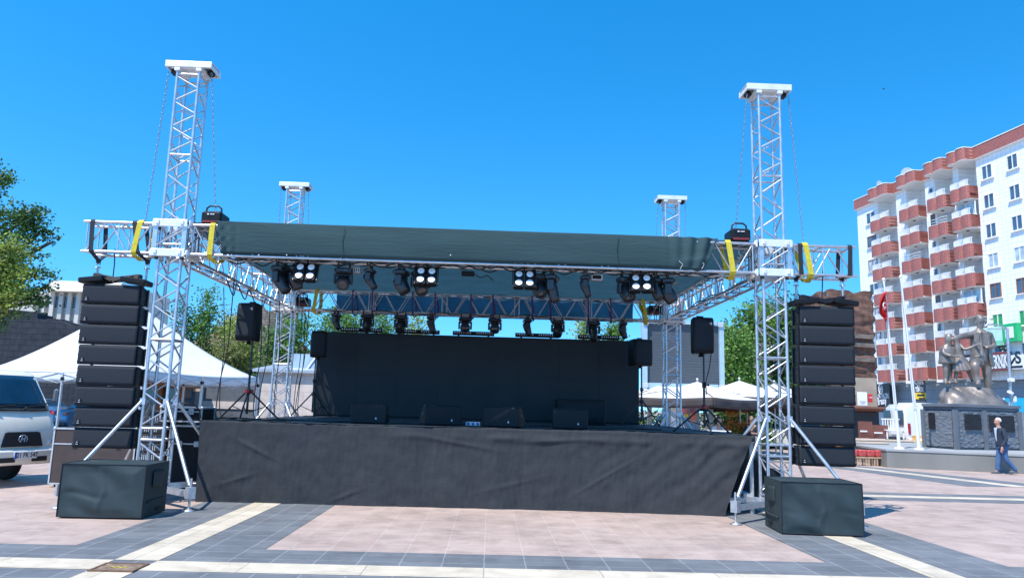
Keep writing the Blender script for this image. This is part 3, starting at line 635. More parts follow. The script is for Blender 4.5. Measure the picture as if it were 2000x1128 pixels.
p=at(1135,826,17.6); t=thing('bass_cabinet','large dark cabinet standing behind the rightmost floor monitor','speaker',(p.x,17.6,SZ+.01))
b=MB(); b.box((0,.3,.29),(1.14,.6,.58),ch=.015); b.build('cabinet',M_black,t); b=MB(); b.grid(lambda u,v:(-.54+1.08*u,-.006,.03+.52*v),4,3); b.build('grille',M_grille,t,solid=.01)
p=gd(925,830,SZ); t=thing('power_box','small white and blue power box on the stage between two floor monitors','power box',(p.x,14.0,SZ+.01))
b=MB(); b.box((0,0,.035),(.27,.10,.07),ch=.008); b.build('case',M_white,t)
for k in range(3): b=MB(); b.lathe([(.024,0),(.024,.012)],(-.085+.085*k,-.05,.035),(PI/2,0,0),14); b.build('socket',mat('socket_blue',(.03,.10,.35),.4,0),t)
b=MB(); b.box((-.02,.16,.09),(.25,.04,.10)); b.build('plug_row',M_black,t)
# video wall, dark, at the back of the stage
a0=at(622,650,19.95); a1=at(1248,664,19.95)
t=thing('video_wall','wide black video wall standing across the back of the stage','screen',((a0.x+a1.x)/2,19.95,SZ)); wd=a1.x-a0.x; hgt=3.50-SZ
b=MB(); b.box((0,.05,hgt/2),(wd,.1,hgt)); b.build('panel_frame',M_black,t)
nx=8
for i in range(nx):
    for j in range(2):
        b=MB(); b.box((-wd/2+wd*(i+.5)/nx,-.008,.04+(hgt-.05)*(j+.5)/2),(wd/nx-.004,.016,(hgt-.05)/2-.004)); b.build('screen_panel',M_screen,t)
for px,l in ((706,'at the left end of the screen top'),(818,'second from left on the screen top'),(925,'behind the two middle heads'),(1047,'right of the middle on the screen top'),(1169,'at the right end of the screen top')):
    p=at(px,648,20.0); t=thing('led_bar','black light bar '+l,'light bar',(p.x,20.0,SZ+hgt),'light bars on the screen top')
    b=MB(); b.box((0,0,.075),(1.12,.08,.11),ch=.008); b.build('housing',M_black,t)
    for sx in (-.4,.4): b=MB(); b.box((sx,0,.012),(.05,.07,.03)); b.build('foot',M_blackm,t)
    for k in range(18):
        if k not in (8,9): b=MB(); b.lathe([(.019,0),(.019,.008),(.012,.01)],(-.50+k*1.0/17,-.041,.085),(PI/2,0,0),10); b.build('lens',M_lens,t)
# ================================================================ STAGE LIGHTS
protos={}
M_head=mat('lamp_shell',(.016,.019,.024),.35,0,.15,9,spec=.6)
def make_head(s,tilt,kind):
    key=(s,tilt,kind)
    if key in protos: return copy_tree(protos[key])
    t=thing('moving_head','head','stage lamp'); 
    for sx in (-1,1):
        b=MB(); b.path([(sx*.12*s+.0,.028*math.sin(a),.028*math.cos(a)) for a in np.linspace(-2.6,2.6,12)],.012,6); b.box((sx*.12*s,0,-.055),(.035,.05,.06)); b.build('clamp',M_blackm,t)
    b=MB(); b.box((0,0,-.085-.06*s),(.38*s,.28*s,.12*s),ch=.035*s); b.build('base',M_head,t)
    b=MB(); b.box((.04*s,-.143*s,-.085-.06*s),(.07*s,.004,.05*s)); b.build('display',mat('display_blue',(.05,.07,.10),.2,0),t)
    zt_=-.085-.12*s; zp=zt_-.18*s
    b=MB(); b.lathe([(.10*s,0),(.12*s,-.03*s)],(0,0,zt_),n=18)
    for sx in (-1,1): b.box((sx*.172*s,0,zt_-.11*s),(.048*s,.15*s,.22*s),ch=.014*s)
    b.box((0,0,zt_-.035*s),(.36*s,.14*s,.035*s),ch=.01*s); b.build('yoke',M_head,t)
    M=Matrix.Translation((0,0,zp))@Matrix.Rotation(-tilt,4,'X')
    prof=[(.04,.155),(.095,.15),(.13,.11),(.142,.03),(.142,-.06),(.132,-.13),(.125,-.19),(.118,-.20)] if kind=='wash' else [(.05,.20),(.10,.185),(.125,.12),(.128,.0),(.115,-.10),(.098,-.20),(.098,-.27),(.088,-.275)]
    n=20; b=MB(); b.loft([[(r*s*math.copysign(abs(math.cos(2*PI*i/n))**.75,math.cos(2*PI*i/n)),r*s*math.copysign(abs(math.sin(2*PI*i/n))**.75,math.sin(2*PI*i/n)),z*s) for i in range(n)] for r,z in prof],M=M); hd=b.build('lamp_head',M_head,t)
    zl=prof[-1][1]*s; rl=prof[-1][0]*s
    b=MB(); L0=[(rl*.98,zl-.004),(rl*.90,zl-.02),(rl*.80,zl-.004)]; k0=len(b.v); b.lathe(L0,n=20); b.v=[tuple(M@Vector(p)) for p in b.v]; b.build('lens_rim',M_blackm,hd)
    b=MB(); b.lathe([(rl*.80,zl-.002),(rl*.5,zl-.012),(rl*.05,zl-.016)],n=20); b.v=[tuple(M@Vector(p)) for p in b.v]; b.build('lens',M_lensdark,hd)
    protos[key]=t; return t
def lamp(label,px,py,Y,z,s,tilt,pan,kind,grp):
    s*=(.85 if grp==GF else .90); tilt=(20+(tilt%7)*3 if pan>=55 else tilt+14); t=make_head(s,R(tilt),kind); x=at(px,py,Y).x; t.location=(x,Y,z); t.rotation_euler=(0,0,R(pan)); t['label']=label; t['group']=grp
GF='moving heads under the front truss'; GB='moving heads under the rear truss'
YF2=YF+TS
for a in [('large moving head farthest left under the front truss',549,530,1.0,20,65,'beam'),('moving head squeezed against the left one of the four lamp blinders',577,532,.9,15,115,'wash'),
 ('moving head with its round lens turned to the square, right of the first blinder',671,540,.95,52,8,'wash'),('small slim moving head seen edge on left of the middle',722,538,.72,12,80,'beam'),
 ('large moving head with a blue glint on its arm',784,536,.95,18,75,'wash'),('moving head half hidden behind the second blinder from left',822,548,1.0,30,20,'wash'),
 ('moving head just right of the third blinder, rear of a pair',1052,560,.95,30,30,'wash'),('moving head overlapping the pair right of the third blinder',1078,552,.95,14,75,'beam'),
 ('small slim moving head alone right of the middle',1143,548,.72,14,85,'beam'),('moving head half hidden behind the rightmost blinder',1224,566,1.0,28,20,'wash'),
 ('moving head behind the rightmost large one',1283,556,.85,22,60,'wash'),('large moving head farthest right under the front truss',1304,556,.98,18,80,'wash')]:
    lamp(a[0],a[1],a[2],YF2,Z0,a[3],a[4],a[5],a[6],GF)
for a in [('small moving head leftmost under the rear truss, before the bushes',657,615,.8,16,75,'beam'),('moving head over the left end of the screen, pointing down',718,620,1.02,28,5,'wash'),
 ('moving head second from left with a square shell pointing at the stage',784,620,1.02,30,-6,'wash'),('small moving head seen edge on above the second light bar',843,618,.82,14,80,'beam'),
 ('left of the two middle moving heads against the sky',909,622,1.0,68,4,'wash'),('right of the two middle moving heads against the sky',967,624,1.0,66,-4,'wash'),
 ('small moving head edge on above the fourth light bar',1030,624,.82,14,100,'beam'),('moving head fourth from the right over the screen top',1090,628,1.0,34,-14,'wash'),
 ('moving head dipping lowest over the right part of the screen',1158,630,1.05,20,3,'beam'),('small moving head rightmost under the rear truss',1216,630,.82,14,95,'beam')]:
    lamp(a[0],a[1],a[2],YB,Z0,a[3],a[4],a[5],a[6],GB)
BL=None
def blinder(label,px,py,tilt=22,rz=0):
    global BL
    if BL is None:
        t=thing('blinder_lamp',label,'stage lamp'); Mx=Matrix.Translation((0,0,-.10))@Matrix.Rotation(R(-tilt+0),4,'X')
        for sx in (-1,1):
            b=MB(); b.box((sx*.092,-.02,-.17),(.172,.11,.34),ch=.012); b.v=[tuple(Mx@Vector(p)) for p in b.v]; h=b.build('lamp_column',M_black,t)
            for z in (-.09,-.255):
                o=MB(); o.lathe([(.064,0),(.066,.012),(.058,.012),(.056,.004)],(sx*.092,-.075,z),(PI/2,0,0),22); o.v=[tuple(Mx@Vector(p)) for p in o.v]; o.build('lamp_rim',M_blackm,h)
                o=MB(); o.lathe([(.057,.008),(.045,.011),(.02,.012),(.004,.012)],(sx*.092,-.075,z),(PI/2,0,0),22); o.v=[tuple(Mx@Vector(p)) for p in o.v]; o.build('lamp_lens',M_lens,h)
        b=MB()
        for sx in (-1,1): b.box((sx*.195,-.01,-.17),(.016,.05,.30))
        b.box((0,.01,.02),(.40,.04,.016)); b.v=[tuple(Mx@Vector(p)) for p in b.v]; b.build('bracket',M_blackm,t)
        b=MB(); b.path([(0,.028*math.sin(a),.028*math.cos(a)) for a in np.linspace(-2.6,2.6,12)],.012,6); b.box((0,0,-.065),(.03,.04,.08)); b.build('clamp',M_blackm,t)
        BL=t
    else: t=copy_tree(BL)
    t.location=(at(px,py,YF2+.02).x,YF2-.12,Z0+.03); t.rotation_euler=(0,0,rz); t['label']=label; t['group']='four lamp blinders under the front truss'
blinder('four lamp blinder farthest left, above the rear yellow sling',604,530); blinder('four lamp blinder left of the middle, before a moving head',835,535,rz=.03); blinder('four lamp blinder right of the middle, beside a head pair',1023,540); blinder('four lamp blinder farthest right, slightly tilted',1248,548,rz=-.10)
# small boxes and cable runs along the trusses
p=at(690,532,YF2+.1); t=thing('junction_box','small grey slotted junction box tied under the front truss','junction box',(p.x,YF2+.1,Z0-.10))
b=MB(); b.box((0,0,0),(.26,.16,.10),ch=.006); b.build('case',M_alu2,t); b=MB()
for k in range(7): b.box((-.11+.036*k,-.082,0),(.014,.006,.07))
b.build('slot_panel',M_black,t)
p=at(914,534,YF2+.1); t=thing('splitter_box','small black splitter box under the middle of the front truss','splitter box',(p.x,YF2+.1,Z0-.09))
b=MB(); b.box((0,0,0),(.22,.14,.07),ch=.006); b.build('case',M_black,t); b=MB(); b.path([(.1,0,0),(.22,.02,-.06),(.34,.0,-.02),(.44,.02,-.10)],.009,6); b.build('lead',M_cable,t)
p=at(1165,540,YF2+.1); t=thing('control_box','pale control box under the front truss right of the slim head','control box',(p.x,YF2+.1,Z0-.09))
b=MB(); b.box((0,0,0),(.20,.14,.10),ch=.006); b.build('case',M_alu2,t); b=MB(); b.box((0,-.073,0),(.15,.006,.06)); b.build('panel',M_black,t)
def cable(label,pts,r=.011,grp=None,name='cable'):
    P=[Vector(p) for p in pts]; out=[]
    for i in range(len(P)-1):
        a,b_,c,d=P[max(i-1,0)],P[i],P[i+1],P[min(i+2,len(P)-1)]
        for k in range(6):
            t=k/6; out.append(.5*((2*b_)+(c-a)*t+(2*a-5*b_+4*c-d)*t*t+(3*b_-a-3*c+d)*t**3))
    out.append(P[-1]); b=MB(); b.path(out,r,6); return tag(b.build(name,M_cable),label,'cable',grp)
r2=random.Random(3)
def swag(label,Y,z,x0,x1,n,grp='cable runs tied along the trusses'):
    pts=[(x0+(x1-x0)*i/n,Y+r2.uniform(-.03,.03),z+(r2.uniform(-.07,.0) if i%2 else .02)) for i in range(n+1)]; cable(label,pts,.012,grp)
swag('loosely tied cable along the lower front truss chord',YF2+.01,Z0-.02,-4.6,4.0,40); swag('second cable sagging between ties inside the front truss',YF+.2,Z0+.0,-4.4,3.9,30)
swag('dark cable bundle hanging between the two lower front truss chords',YF+.1,Z0-.01,-4.5,3.9,36)
swag('black cable tied along the rear truss lower chord',YB-.02,Z0+.0,-4.4,3.9,22)
swag('cable along the right rear truss upper chord',YB+.1,Z1+.03,-.5,3.9,12)
for k,(xo,l) in enumerate(((-.12,'thick cable run lying in the left side truss'),(.1,'thinner cable run lying in the left side truss'))):
    cable(l,[(XL+TS/2+xo+r2.uniform(-.06,.06),YF+.6+i*.5,Z0+.04+r2.uniform(0,.05)) for i in range(13)],.016,'cable runs tied along the trusses')
for k,(xo,l) in enumerate(((.05,'thick cable run lying in the right side truss'),(-.12,'thinner cable run lying in the right side truss'))):
    cable(l,[(XR+TS/2+xo+r2.uniform(-.06,.06),YF+.6+i*.5,Z0+.04+r2.uniform(0,.05)) for i in range(13)],.014,'cable runs tied along the trusses')
GC='cables hanging from the left side truss'
for px0,py0,px1,py1,Y,l in ((456,560,424,800,14.6,'leftmost cable hanging from the side truss to the stage corner'),(512,585,497,812,15.5,'cable hanging just right of the left front loudspeaker'),(528,590,506,812,16.3,'thin cable hanging between left loudspeaker and rear tower'),(590,605,575,808,19.0,'cable hanging in front of the rear left tower'),(596,605,583,808,19.1,'cable hanging close beside the rear left tower leg'),(603,606,578,806,19.25,'slack cable hanging right of the rear left tower'),(437,560,432,796,17.8,'faint cable hanging behind the left front loudspeaker'),(545,600,537,810,17.6,'cable hanging before the pink stone wall')):
    a=at(px0,py0,Y); c=at(px1,py1,Y); a.z=max(a.z,Z0-.02) if a.z>3.8 else a.z; c.z=SZ+.01; m_=a*.5+c*.5+V(.03,.05,0); cable(l,[a,a*.75+c*.25+V(.02,.02,0),m_,a*.25+c*.75+V(-.02,.0,0),c,c+V(.25,.1,0)],.011,GC)
cable('cable dangling from the back of the right front loudspeaker',[at(1389,690,13.75),at(1385,720,13.7),at(1379,745,13.72),at(1380,770,13.75)],.009)
cable('coiled black cable lying on the stage by the left front tripod',[V(-4.7+.35*math.cos(k*.8)+k*.05,13.6+.2*math.sin(k*.8),SZ+.02+.008*(k%3)) for k in range(22)],.013)
cable('cable snaking over the stage floor toward the left wedge',[V(-4.1+k*.28,14.1+.35*math.sin(k*1.1),SZ+.018) for k in range(14)],.012)
cable('cable lying along the stage floor behind the middle wedges',[V(-.6+k*.3,14.6+.2*math.sin(k*1.3),SZ+.018) for k in range(14)],.012)
cable('cable loops hanging under the left side truss near its middle',[V(-5.25,14.6,Z0-.02),V(-5.2,14.9,3.7),V(-5.25,15.2,Z0-.02),V(-5.2,15.6,3.72),V(-5.25,16.0,Z0-.02),V(-5.2,16.6,3.6),V(-5.25,17.2,Z0-.02)],.012)
# ================================================================ CASES BY THE LEFT TOWER
M_ply=mat('brown_case_board',(.060,.042,.036),.6,0,.15,6,bump=.1)
def flightcase(label,c,d,rz,mt,kind='flight_case'):
    t=thing(kind,label,'flight case',c,None,rz); W_,D_,H_=d
    b=MB(); b.box((0,0,H_/2+.06),(W_,D_,H_-.0)); b.build('case_body',mt,t)
    b=MB(); e=.026
    for sx in (-1,1):
        for sy in (-1,1): b.box((sx*W_/2,sy*D_/2,H_/2+.06),(e,e,H_+.012))
        for z in (.06,H_+.06): b.box((sx*W_/2,0,z),(e,D_-.03,e)); 
    for sy in (-1,1):
        for z in (.06,H_+.06): b.box((0,sy*D_/2,z),(W_-.03,e,e))
        b.box((0,sy*D_/2,H_*.72+.06),(W_-.03,e*.5,e*.8))
    b.build('edge_trim',M_alu2,t)
    for sx in (-1,1):
        for sy in (-1,1):
            o=MB(); o.sphere((sx*W_/2,sy*D_/2,H_+.06),.032,8,6); o.build('ball_corner',M_alu2,t)
            o=MB(); o.lathe([(.028,-.012),(.03,0),(.028,.012)],(sx*(W_/2-.08),sy*(D_/2-.08),.03),(PI/2,0,0),14); o.build('caster',M_black,t)
    for sx in (-.25,.25):
        o=MB(); o.box((sx*W_,-D_/2-.015,H_*.72+.06),(.09,.016,.10),ch=.006); o.build('latch',M_steel,t)
    return t
p=at(190,950,14.4); flightcase('brown flight case with aluminium edges behind the left line array',(p.x+.05,14.45,0),(1.55,.7,.98),0,M_ply)
M_rackface=mat('rack_face',(.02,.022,.024),.4,0,.2,20)
p=at(361,950,13.75)
flightcase('tall black cabinet case at the left end of the stage',(p.x+.05,13.95,0),(.58,.7,1.10),0,M_black)
p=at(362,820,13.9); flightcase('flat black case with a looped cable, on top of the tall cabinet case',(p.x+.02,13.95,1.18),(.72,.62,.24),.0,M_black)
cable('cable looping over the flat case into the stage edge',[V(p.x-.3,13.7,1.52),V(p.x+.0,13.6,1.56),V(p.x+.3,13.6,1.50),V(p.x+.40,13.55,1.30)],.014)
p=at(297,900,14.0); t=thing('amplifier_rack','black amplifier rack with pale vents seen through the left tower','amplifier rack',(p.x+.0,14.0,0))
b=MB(); b.box((0,.3,.72),(.62,.7,1.36),ch=.01); b.build('rack_case',M_black,t)
for k in range(7):
    o=MB(); o.box((0,-.06,.25+k*.165),(.50,.03,.145),ch=.004); am=o.build('amplifier',M_rackface,t)
    o=MB(); 
    for j in range(8): o.box((-.19+j*.035,-.078,.25+k*.165),(.014,.006,.09))
    o.build('vent',M_alu2,am)
for sx in (-1,1): o=MB(); o.box((sx*.305,-.06,.72),(.025,.03,1.38)); o.build('rack_rail',M_alu2,t)
# ================================================================ VEGETATION, PEOPLE AND VEHICLE HELPERS
M_leaf=mat('leaf_green',(.14,.26,.05),.55,0,.3,1.2,trans=.32,island=.45,spec=.35)
M_leafd=mat('leaf_dark_green',(.085,.17,.038),.5,0,.3,1.2,trans=.28,island=.45,spec=.4)
M_leafl=mat('leaf_light_green',(.30,.38,.08),.55,0,.3,1.2,trans=.35,island=.45,spec=.3)
M_leafo=mat('leaf_olive',(.24,.25,.08),.6,0,.3,1.0,trans=.3,island=.45,spec=.3)
M_bark=mat('bark',(.10,.075,.055),.9,0,.3,8,bump=.6,bscale=30)
def leaves(blobs,n,size,seed,clump=24,spread=.55,droop=.3):
    g=np.random.default_rng(seed); vol=np.array([b[1][0]*b[1][1]*b[1][2] for b in blobs])**.75; vol/=vol.sum()
    nc=max(6,n//clump); bi=g.choice(len(blobs),nc,p=vol)
    C=np.array([b[0] for b in blobs])[bi]; Rr=np.array([b[1] for b in blobs])[bi]
    d=g.normal(size=(nc,3)); d/=np.linalg.norm(d,axis=1)[:,None]; rad=g.uniform(.12,1.0,nc)**.5; rad*=g.uniform(.82,1.18,nc)
    cc=C+Rr*d*rad[:,None]
    k=g.integers(0,nc,n); off=g.normal(size=(n,3))*size*spread*4.0*np.array([1,1,.55]); P=cc[k]+off
    u=g.normal(size=(n,3)); u[:,2]=u[:,2]*.5-droop; u/=np.linalg.norm(u,axis=1)[:,None]
    w_=np.cross(u,g.normal(size=(n,3))); w_/=np.linalg.norm(w_,axis=1)[:,None]
    L=size*g.uniform(.7,1.35,n)[:,None]; nn=np.cross(u,w_)
    v=np.stack([P-u*L*.5,P+w_*L*.30+nn*L*.06,P+u*L*.5,P-w_*L*.30+nn*L*.06],1).reshape(-1,3)
    f=np.arange(4*n).reshape(-1,4)
    return v,f,cc
def crown(name,mt,parent,blobs,n,size,seed,**k):
    v,f,cc=leaves(blobs,n,size,seed,**k); me=bpy.data.meshes.new(name); me.vertices.add(len(v)); me.vertices.foreach_set('co',v.astype(np.float32).ravel())
    me.loops.add(f.size); me.loops.foreach_set('vertex_index',f.astype(np.int32).ravel()); me.polygons.add(len(f)); me.polygons.foreach_set('loop_start',np.arange(0,f.size,4,dtype=np.int32)); me.update(calc_edges=True); me.validate()
    me.materials.append(mt); o=bpy.data.objects.new(name,me); COL.objects.link(o); o.parent=parent
    if parent: o.location=-wloc(parent)
    return o,cc
def tree(name,label,base,fork,blobs,n,size,mt,seed,tr=.12,group=None,cat='tree',twigs=16,**k):
    t=thing(name,label,cat,base,group); o,cc=crown('crown',mt,t,blobs,n,size,seed,**k); base=Vector(base); fork=Vector(fork); b=MB(); rr=random.Random(seed)
    b.path([base-V(0,0,.1),base*.6+fork*.4+V(rr.uniform(-.1,.1),0,0),fork],[tr*1.25,tr,tr*.8],9)
    for bl in blobs:
        c=Vector(bl[0]); m_=fork*.5+c*.5+V(rr.uniform(-.2,.2),rr.uniform(-.2,.2),.15); b.path([fork,m_,c],[tr*.62,tr*.42,tr*.18],7)
        for q in range(twigs//len(blobs)+1):
            e=Vector(cc[rr.randrange(len(cc))]); 
            if (e-c).length<max(bl[1])*1.2: b.path([c*.6+m_*.4,c*.4+e*.6+V(0,0,.08),e],[tr*.2,tr*.12,tr*.05],5)
    b.build('trunk',M_bark,t,True); return t
def PXB(px,py,Y,rx,rz_,ry=None):   # crown blob: centre seen at a pixel, at depth Y, radii in metres
    return (tuple(at(px,py,Y)),(rx,ry or rx,rz_))
def skin(name,nodes,edges,mt,parent,sub=2,world=False,root=0):
    me=bpy.data.meshes.new(name); me.from_pydata([n[:3] for n in nodes],edges,[]); me.materials.append(mt)
    o=bpy.data.objects.new(name,me); COL.objects.link(o); o.parent=parent
    if world: o.location=-wloc(parent)
    md=o.modifiers.new('skin','SKIN'); md.use_smooth_shade=True
    for i,n in enumerate(nodes):
        r=n[3]; me.skin_vertices[0].data[i].radius=(r if not isinstance(r,tuple) else r[0],r if not isinstance(r,tuple) else r[1]); me.skin_vertices[0].data[i].use_root=(i==root)
    md=o.modifiers.new('sub','SUBSURF'); md.levels=md.render_levels=sub
    return o
def hand_nodes(w,d,side,s=1.0,curl=.5):
    """palm, four unequal fingers and a thumb growing from wrist point w along direction d; returns nodes and edges relative to 0=wrist"""
    d=Vector(d).normalized(); a=d.orthogonal().normalized(); 
    if abs(a.dot(V(0,1,0)))<.5: a=d.cross(a).normalized()
    b_=d.cross(a).normalized(); w=Vector(w); N=[tuple(w+d*.055*s)+(.030*s,),tuple(w+d*.09*s)+(.028*s,)]; E=[(-1,0),(0,1)]
    for k,L in enumerate((.070,.080,.075,.058)):
        p=w+d*.095*s+a*(k-1.5)*.019*s; q=p+d*L*.5*s; r=q+(d*(1-curl)+b_*curl).normalized()*L*.5*s; i=len(N)
        N+=[tuple(p)+(.0095*s,),tuple(q)+(.0085*s,),tuple(r)+(.007*s,)]; E+=[(1,i),(i,i+1),(i+1,i+2)]
    p=w+d*.04*s-a*.035*s*side; q=p+(d-a*side*.7).normalized()*.04*s; i=len(N); N+=[tuple(p)+(.012*s,),tuple(q)+(.009*s,)]; E+=[(0,i),(i,i+1)]
    return N,E
def mglassy(n,c): return mat(n,c,.05,0,.1,2,spec=.8)
M_cglass=mglassy('vehicle_glass',(.015,.035,.06)); M_tyre=mat('tyre_rubber',(.015,.015,.016),.85,0,.2,20,bump=.2); M_rim=mat('wheel_rim',(.45,.46,.47),.35,.7,.1,10)
M_tail=mat('tail_light_red',(.40,.01,.012),.2,0,.1,10); M_plate=mat('plate_white',(.75,.76,.76),.4,0,.05,10); M_dark=mat('dark_trim',(.02,.021,.023),.6,0,.2,10)
def wheel(t,x,y,r,w_=.2):
    s=1 if y>0 else -1; b=MB(); b.lathe([(r*.62,-w_/2),(r*.95,-w_/2),(r,-w_*.35),(r,w_*.35),(r*.95,w_/2),(r*.62,w_/2)],(x,y,r),(PI/2,0,0),24); wh=b.build('wheel',M_tyre,t)
    b=MB(); b.lathe([(.03,0),(r*.2,.02),(r*.3,0),(r*.58,.0),(r*.63,.02)],(x,y+s*(w_/2-.015),r),(-s*PI/2,0,0),20)
    for k in range(5): a=2*PI*k/5; b.tube((x+.05*math.cos(a),y+s*(w_/2),r+.05*math.sin(a)),(x+r*.58*math.cos(a),y+s*w_/2,r+r*.58*math.sin(a)),.02,6)
    b.build('rim',M_rim,wh); return wh
def vehicle(name,label,cat,loc,rz,prof,hw,paint,windows,wheels,front=None,rear=None,lights=(),r=.31,inset=.90,belt=.9,group=None,extra=None):
    t=thing(name,label,cat,loc,group,rz); rings=[]
    for f,k in ((-1,.955),(-.97,.985),(-.90,1),(.90,1),(.97,.985),(1,.955)):
        pts=[]
        for x,z in prof:
            tum=1-(.17 if z>belt else 0)*((z-belt)/(max(p[1] for p in prof)-belt) if z>belt else 0)
            cx=(prof[0][0]+prof[len(prof)//2][0])/2; pts.append((x*(k if True else 1),f*hw*tum,.25+(z-.25)*k))
        rings.append(pts)
    b=MB(); b.loft(rings); b.build('body',paint,t,bevel=.02)
    for w_ in windows:
        for s in (-1,1):
            b=MB(); zt=max(p[1] for p in prof); P=[(x,s*(hw*(1-.17*max(0,(z-belt)/(zt-belt)))+.006),z) for x,z in w_]; b.add(P,[tuple(range(len(P))) if s<0 else tuple(range(len(P)-1,-1,-1))]); b.build('window',M_cglass,t,solid=.006)
    for nm,q in (('windscreen',front),('rear_window',rear)):
        if q: (xa,za),(xb,zb)=q; b=MB(); h1=hw*.86; h2=hw*.74; b.add([(xa,-h1,za),(xa,h1,za),(xb,h2,zb),(xb,-h2,zb)],[(0,1,2,3)]); b.build(nm,M_cglass,t,solid=.01)
    for x in wheels:
        for s in (-1,1): wheel(t,x,s*(hw-.10),r)
    for nm,c,d,mt in lights:
        for s in (-1,1): b=MB(); b.box((c[0],s*c[1],c[2]),d,ch=min(d)*.25); b.build(nm,mt,t)
    if extra: extra(t)
    return t
CARP=[(-2.1,.28),(-2.14,.62),(-2.05,.92),(-1.55,.98),(-1.0,1.40),(.15,1.45),(.95,.98),(1.85,.86),(2.1,.66),(2.1,.28)]
CARW=[[(-1.35,1.0),(-.92,1.34),(-.45,1.37),(-.45,.98)],[(-.38,.98),(-.38,1.37),(.12,1.38),(.72,.98)]]
def car(label,loc,rz,paint,cat='car',name='parked_car',group=None):
    def ex(t):
        b=MB(); b.box((-2.13,0,.66),(.03,.5,.12)); b.build('number_plate',M_plate,t)
        b=MB(); b.box((-2.10,0,.36),(.10,1.62,.16),ch=.03); b.box((2.07,0,.36),(.10,1.62,.16),ch=.03); b.build('bumper',M_dark,t)
        for s in (-1,1):
            b=MB(); b.box((.75,s*.93,1.0),(.14,.12,.10),ch=.02); b.build('wing_mirror',paint,t)
            b=MB(); b.box((-.2,s*.862,.82),(.16,.02,.03)); b.box((-.75,s*.862,.84),(.16,.02,.03)); b.build('door_handle',M_dark,t)
    return vehicle(name,label,cat,loc,rz,CARP,.86,paint,CARW,(-1.3,1.35),((.93,1.0),(.20,1.42)),((-1.50,1.01),(-1.03,1.38)),[('tail_light',(-2.06,.62,.80),(.12,.40,.17),M_tail),('headlight',(2.0,.62,.70),(.16,.36,.14),M_lens)],group=group,extra=ex)
def text(name,s_,size,mt,parent,loc,rot=(PI/2,0,0),ext=.004,bold=0,sx=1,fit=0):
    cu=bpy.data.curves.new(name,'FONT'); cu.body=s_; cu.size=size; cu.extrude=ext; cu.offset=bold; cu.align_x='CENTER'; cu.align_y='CENTER'
    tmp=bpy.data.objects.new('tmp_text',cu); me=bpy.data.meshes.new_from_object(tmp); bpy.data.objects.remove(tmp); bpy.data.curves.remove(cu); me.name=name
    me.materials.clear(); me.materials.append(mt); o=bpy.data.objects.new(name,me); COL.objects.link(o); o.parent=parent; o.location=loc; o.rotation_euler=rot
    if fit: sx=fit/max(.01,max(v.co.x for v in me.vertices)-min(v.co.x for v in me.vertices))
    o.scale=(sx,1,1); return o
# ================================================================ LEFT BACKGROUND
M_truckw=mat('truck_white',(.86,.80,.68),.3,0,.05,3,coat=.5)
# delivery truck, three quarter front view
p=at(43,880,14.15); t=thing('delivery_truck','white delivery truck with dark grille parked under the edge of the white tent','truck',(p.x,p.y,.055),None,R(70)); t.scale=(.86,1,1.03)
pr=[(0,.30),(-.02,.40),(-.02,.56),(.03,.60),(.04,.88),(.16,1.12),(.26,1.26),(.60,1.84),(.74,1.94),(1.0,1.98),(1.75,2.0),(1.85,1.9),(1.85,.5),(1.56,.42),(1.48,.66),(1.12,.80),(.76,.66),(.68,.35)]
rings=[]
for f,ky,kz in ((-1,.16,.95),(-.985,.07,.975),(-.93,.02,.995),(-.8,0,1),(.8,0,1),(.93,.02,.995),(.985,.07,.975),(1,.16,.95)):
    rings.append([(f*.86*(1-(.12*max(0,(z-1.2)/.8))),y+ky*(1 if y<.9 else 0)*1.2,z*kz+(1-kz)*.6) for y,z in pr])
b=MB(); b.loft(rings); b.build('cab',M_truckw,t,bevel=.03,seg=3)
def wsq(x,v): return (x*(1-.11*v),.272+.375*v-.036+.095*(abs(x)/.835)**10,1.285+.585*v)
b=MB(); b.grid(lambda u,v:wsq(-.835+1.67*u,v),16,6); ws=b.build('windscreen',mat('windscreen_glass',(.008,.03,.06),.06,0,.4,1.5,spec=.8),t,solid=.012)
b=MB(); b.path([(-.72,.225,1.255),(0,.205,1.25),(.72,.225,1.255)],.018,6); b.build('seal_strip',M_dark,t)
for x0,x1 in ((-.55,-.05),(.12,.62)):
    b=MB(); b.tube((x0,.20,1.27),(x0+.05,.205,1.30),.014,6); b.tube((x0+.02,.215,1.30),(x1,.255,1.335),.009,6); b.tube((x0+.15,.225,1.315),(x1+.02,.262,1.345),.012,6); b.build('wiper',M_dark,t)
b=MB(); b.box((-.1,.36,1.335),(.30,.10,.03),(0,.1,.2)); b.box((.2,.35,1.33),(.22,.08,.02)); b.build('dashboard_paper',M_white,t)
b=MB(); M0=Matrix.Translation((0,.018,0)); b.add([(-.47,-.015,.62),(.47,-.015,.62),(.40,.012,.86),(.33,.02,.875),(-.33,.02,.875),(-.40,.012,.86)],[(0,1,2,3,4,5)],Matrix.Translation((0,.025,0))); gri=b.build('grille',M_dark,t,solid=.03,bevel=.006)
b=MB(); c0=V(0,.012,.752); b.path([c0+V(.098*math.cos(a),-.0,.066*math.sin(a)) for a in np.linspace(0,2*PI,22)[:-1]],.0095,6,True)
b.path([c0+V(-.055,-.004,-.052),c0+V(-.022,-.004,.05)],.0115,6); b.path([c0+V(.022,-.004,-.05),c0+V(.055,-.004,.052)],.0115,6); b.path([c0+V(-.034,-.004,-.012),c0+V(0,-.006,.004),c0+V(.034,-.004,.012)],.0115,6); b.build('emblem',M_alu,gri)
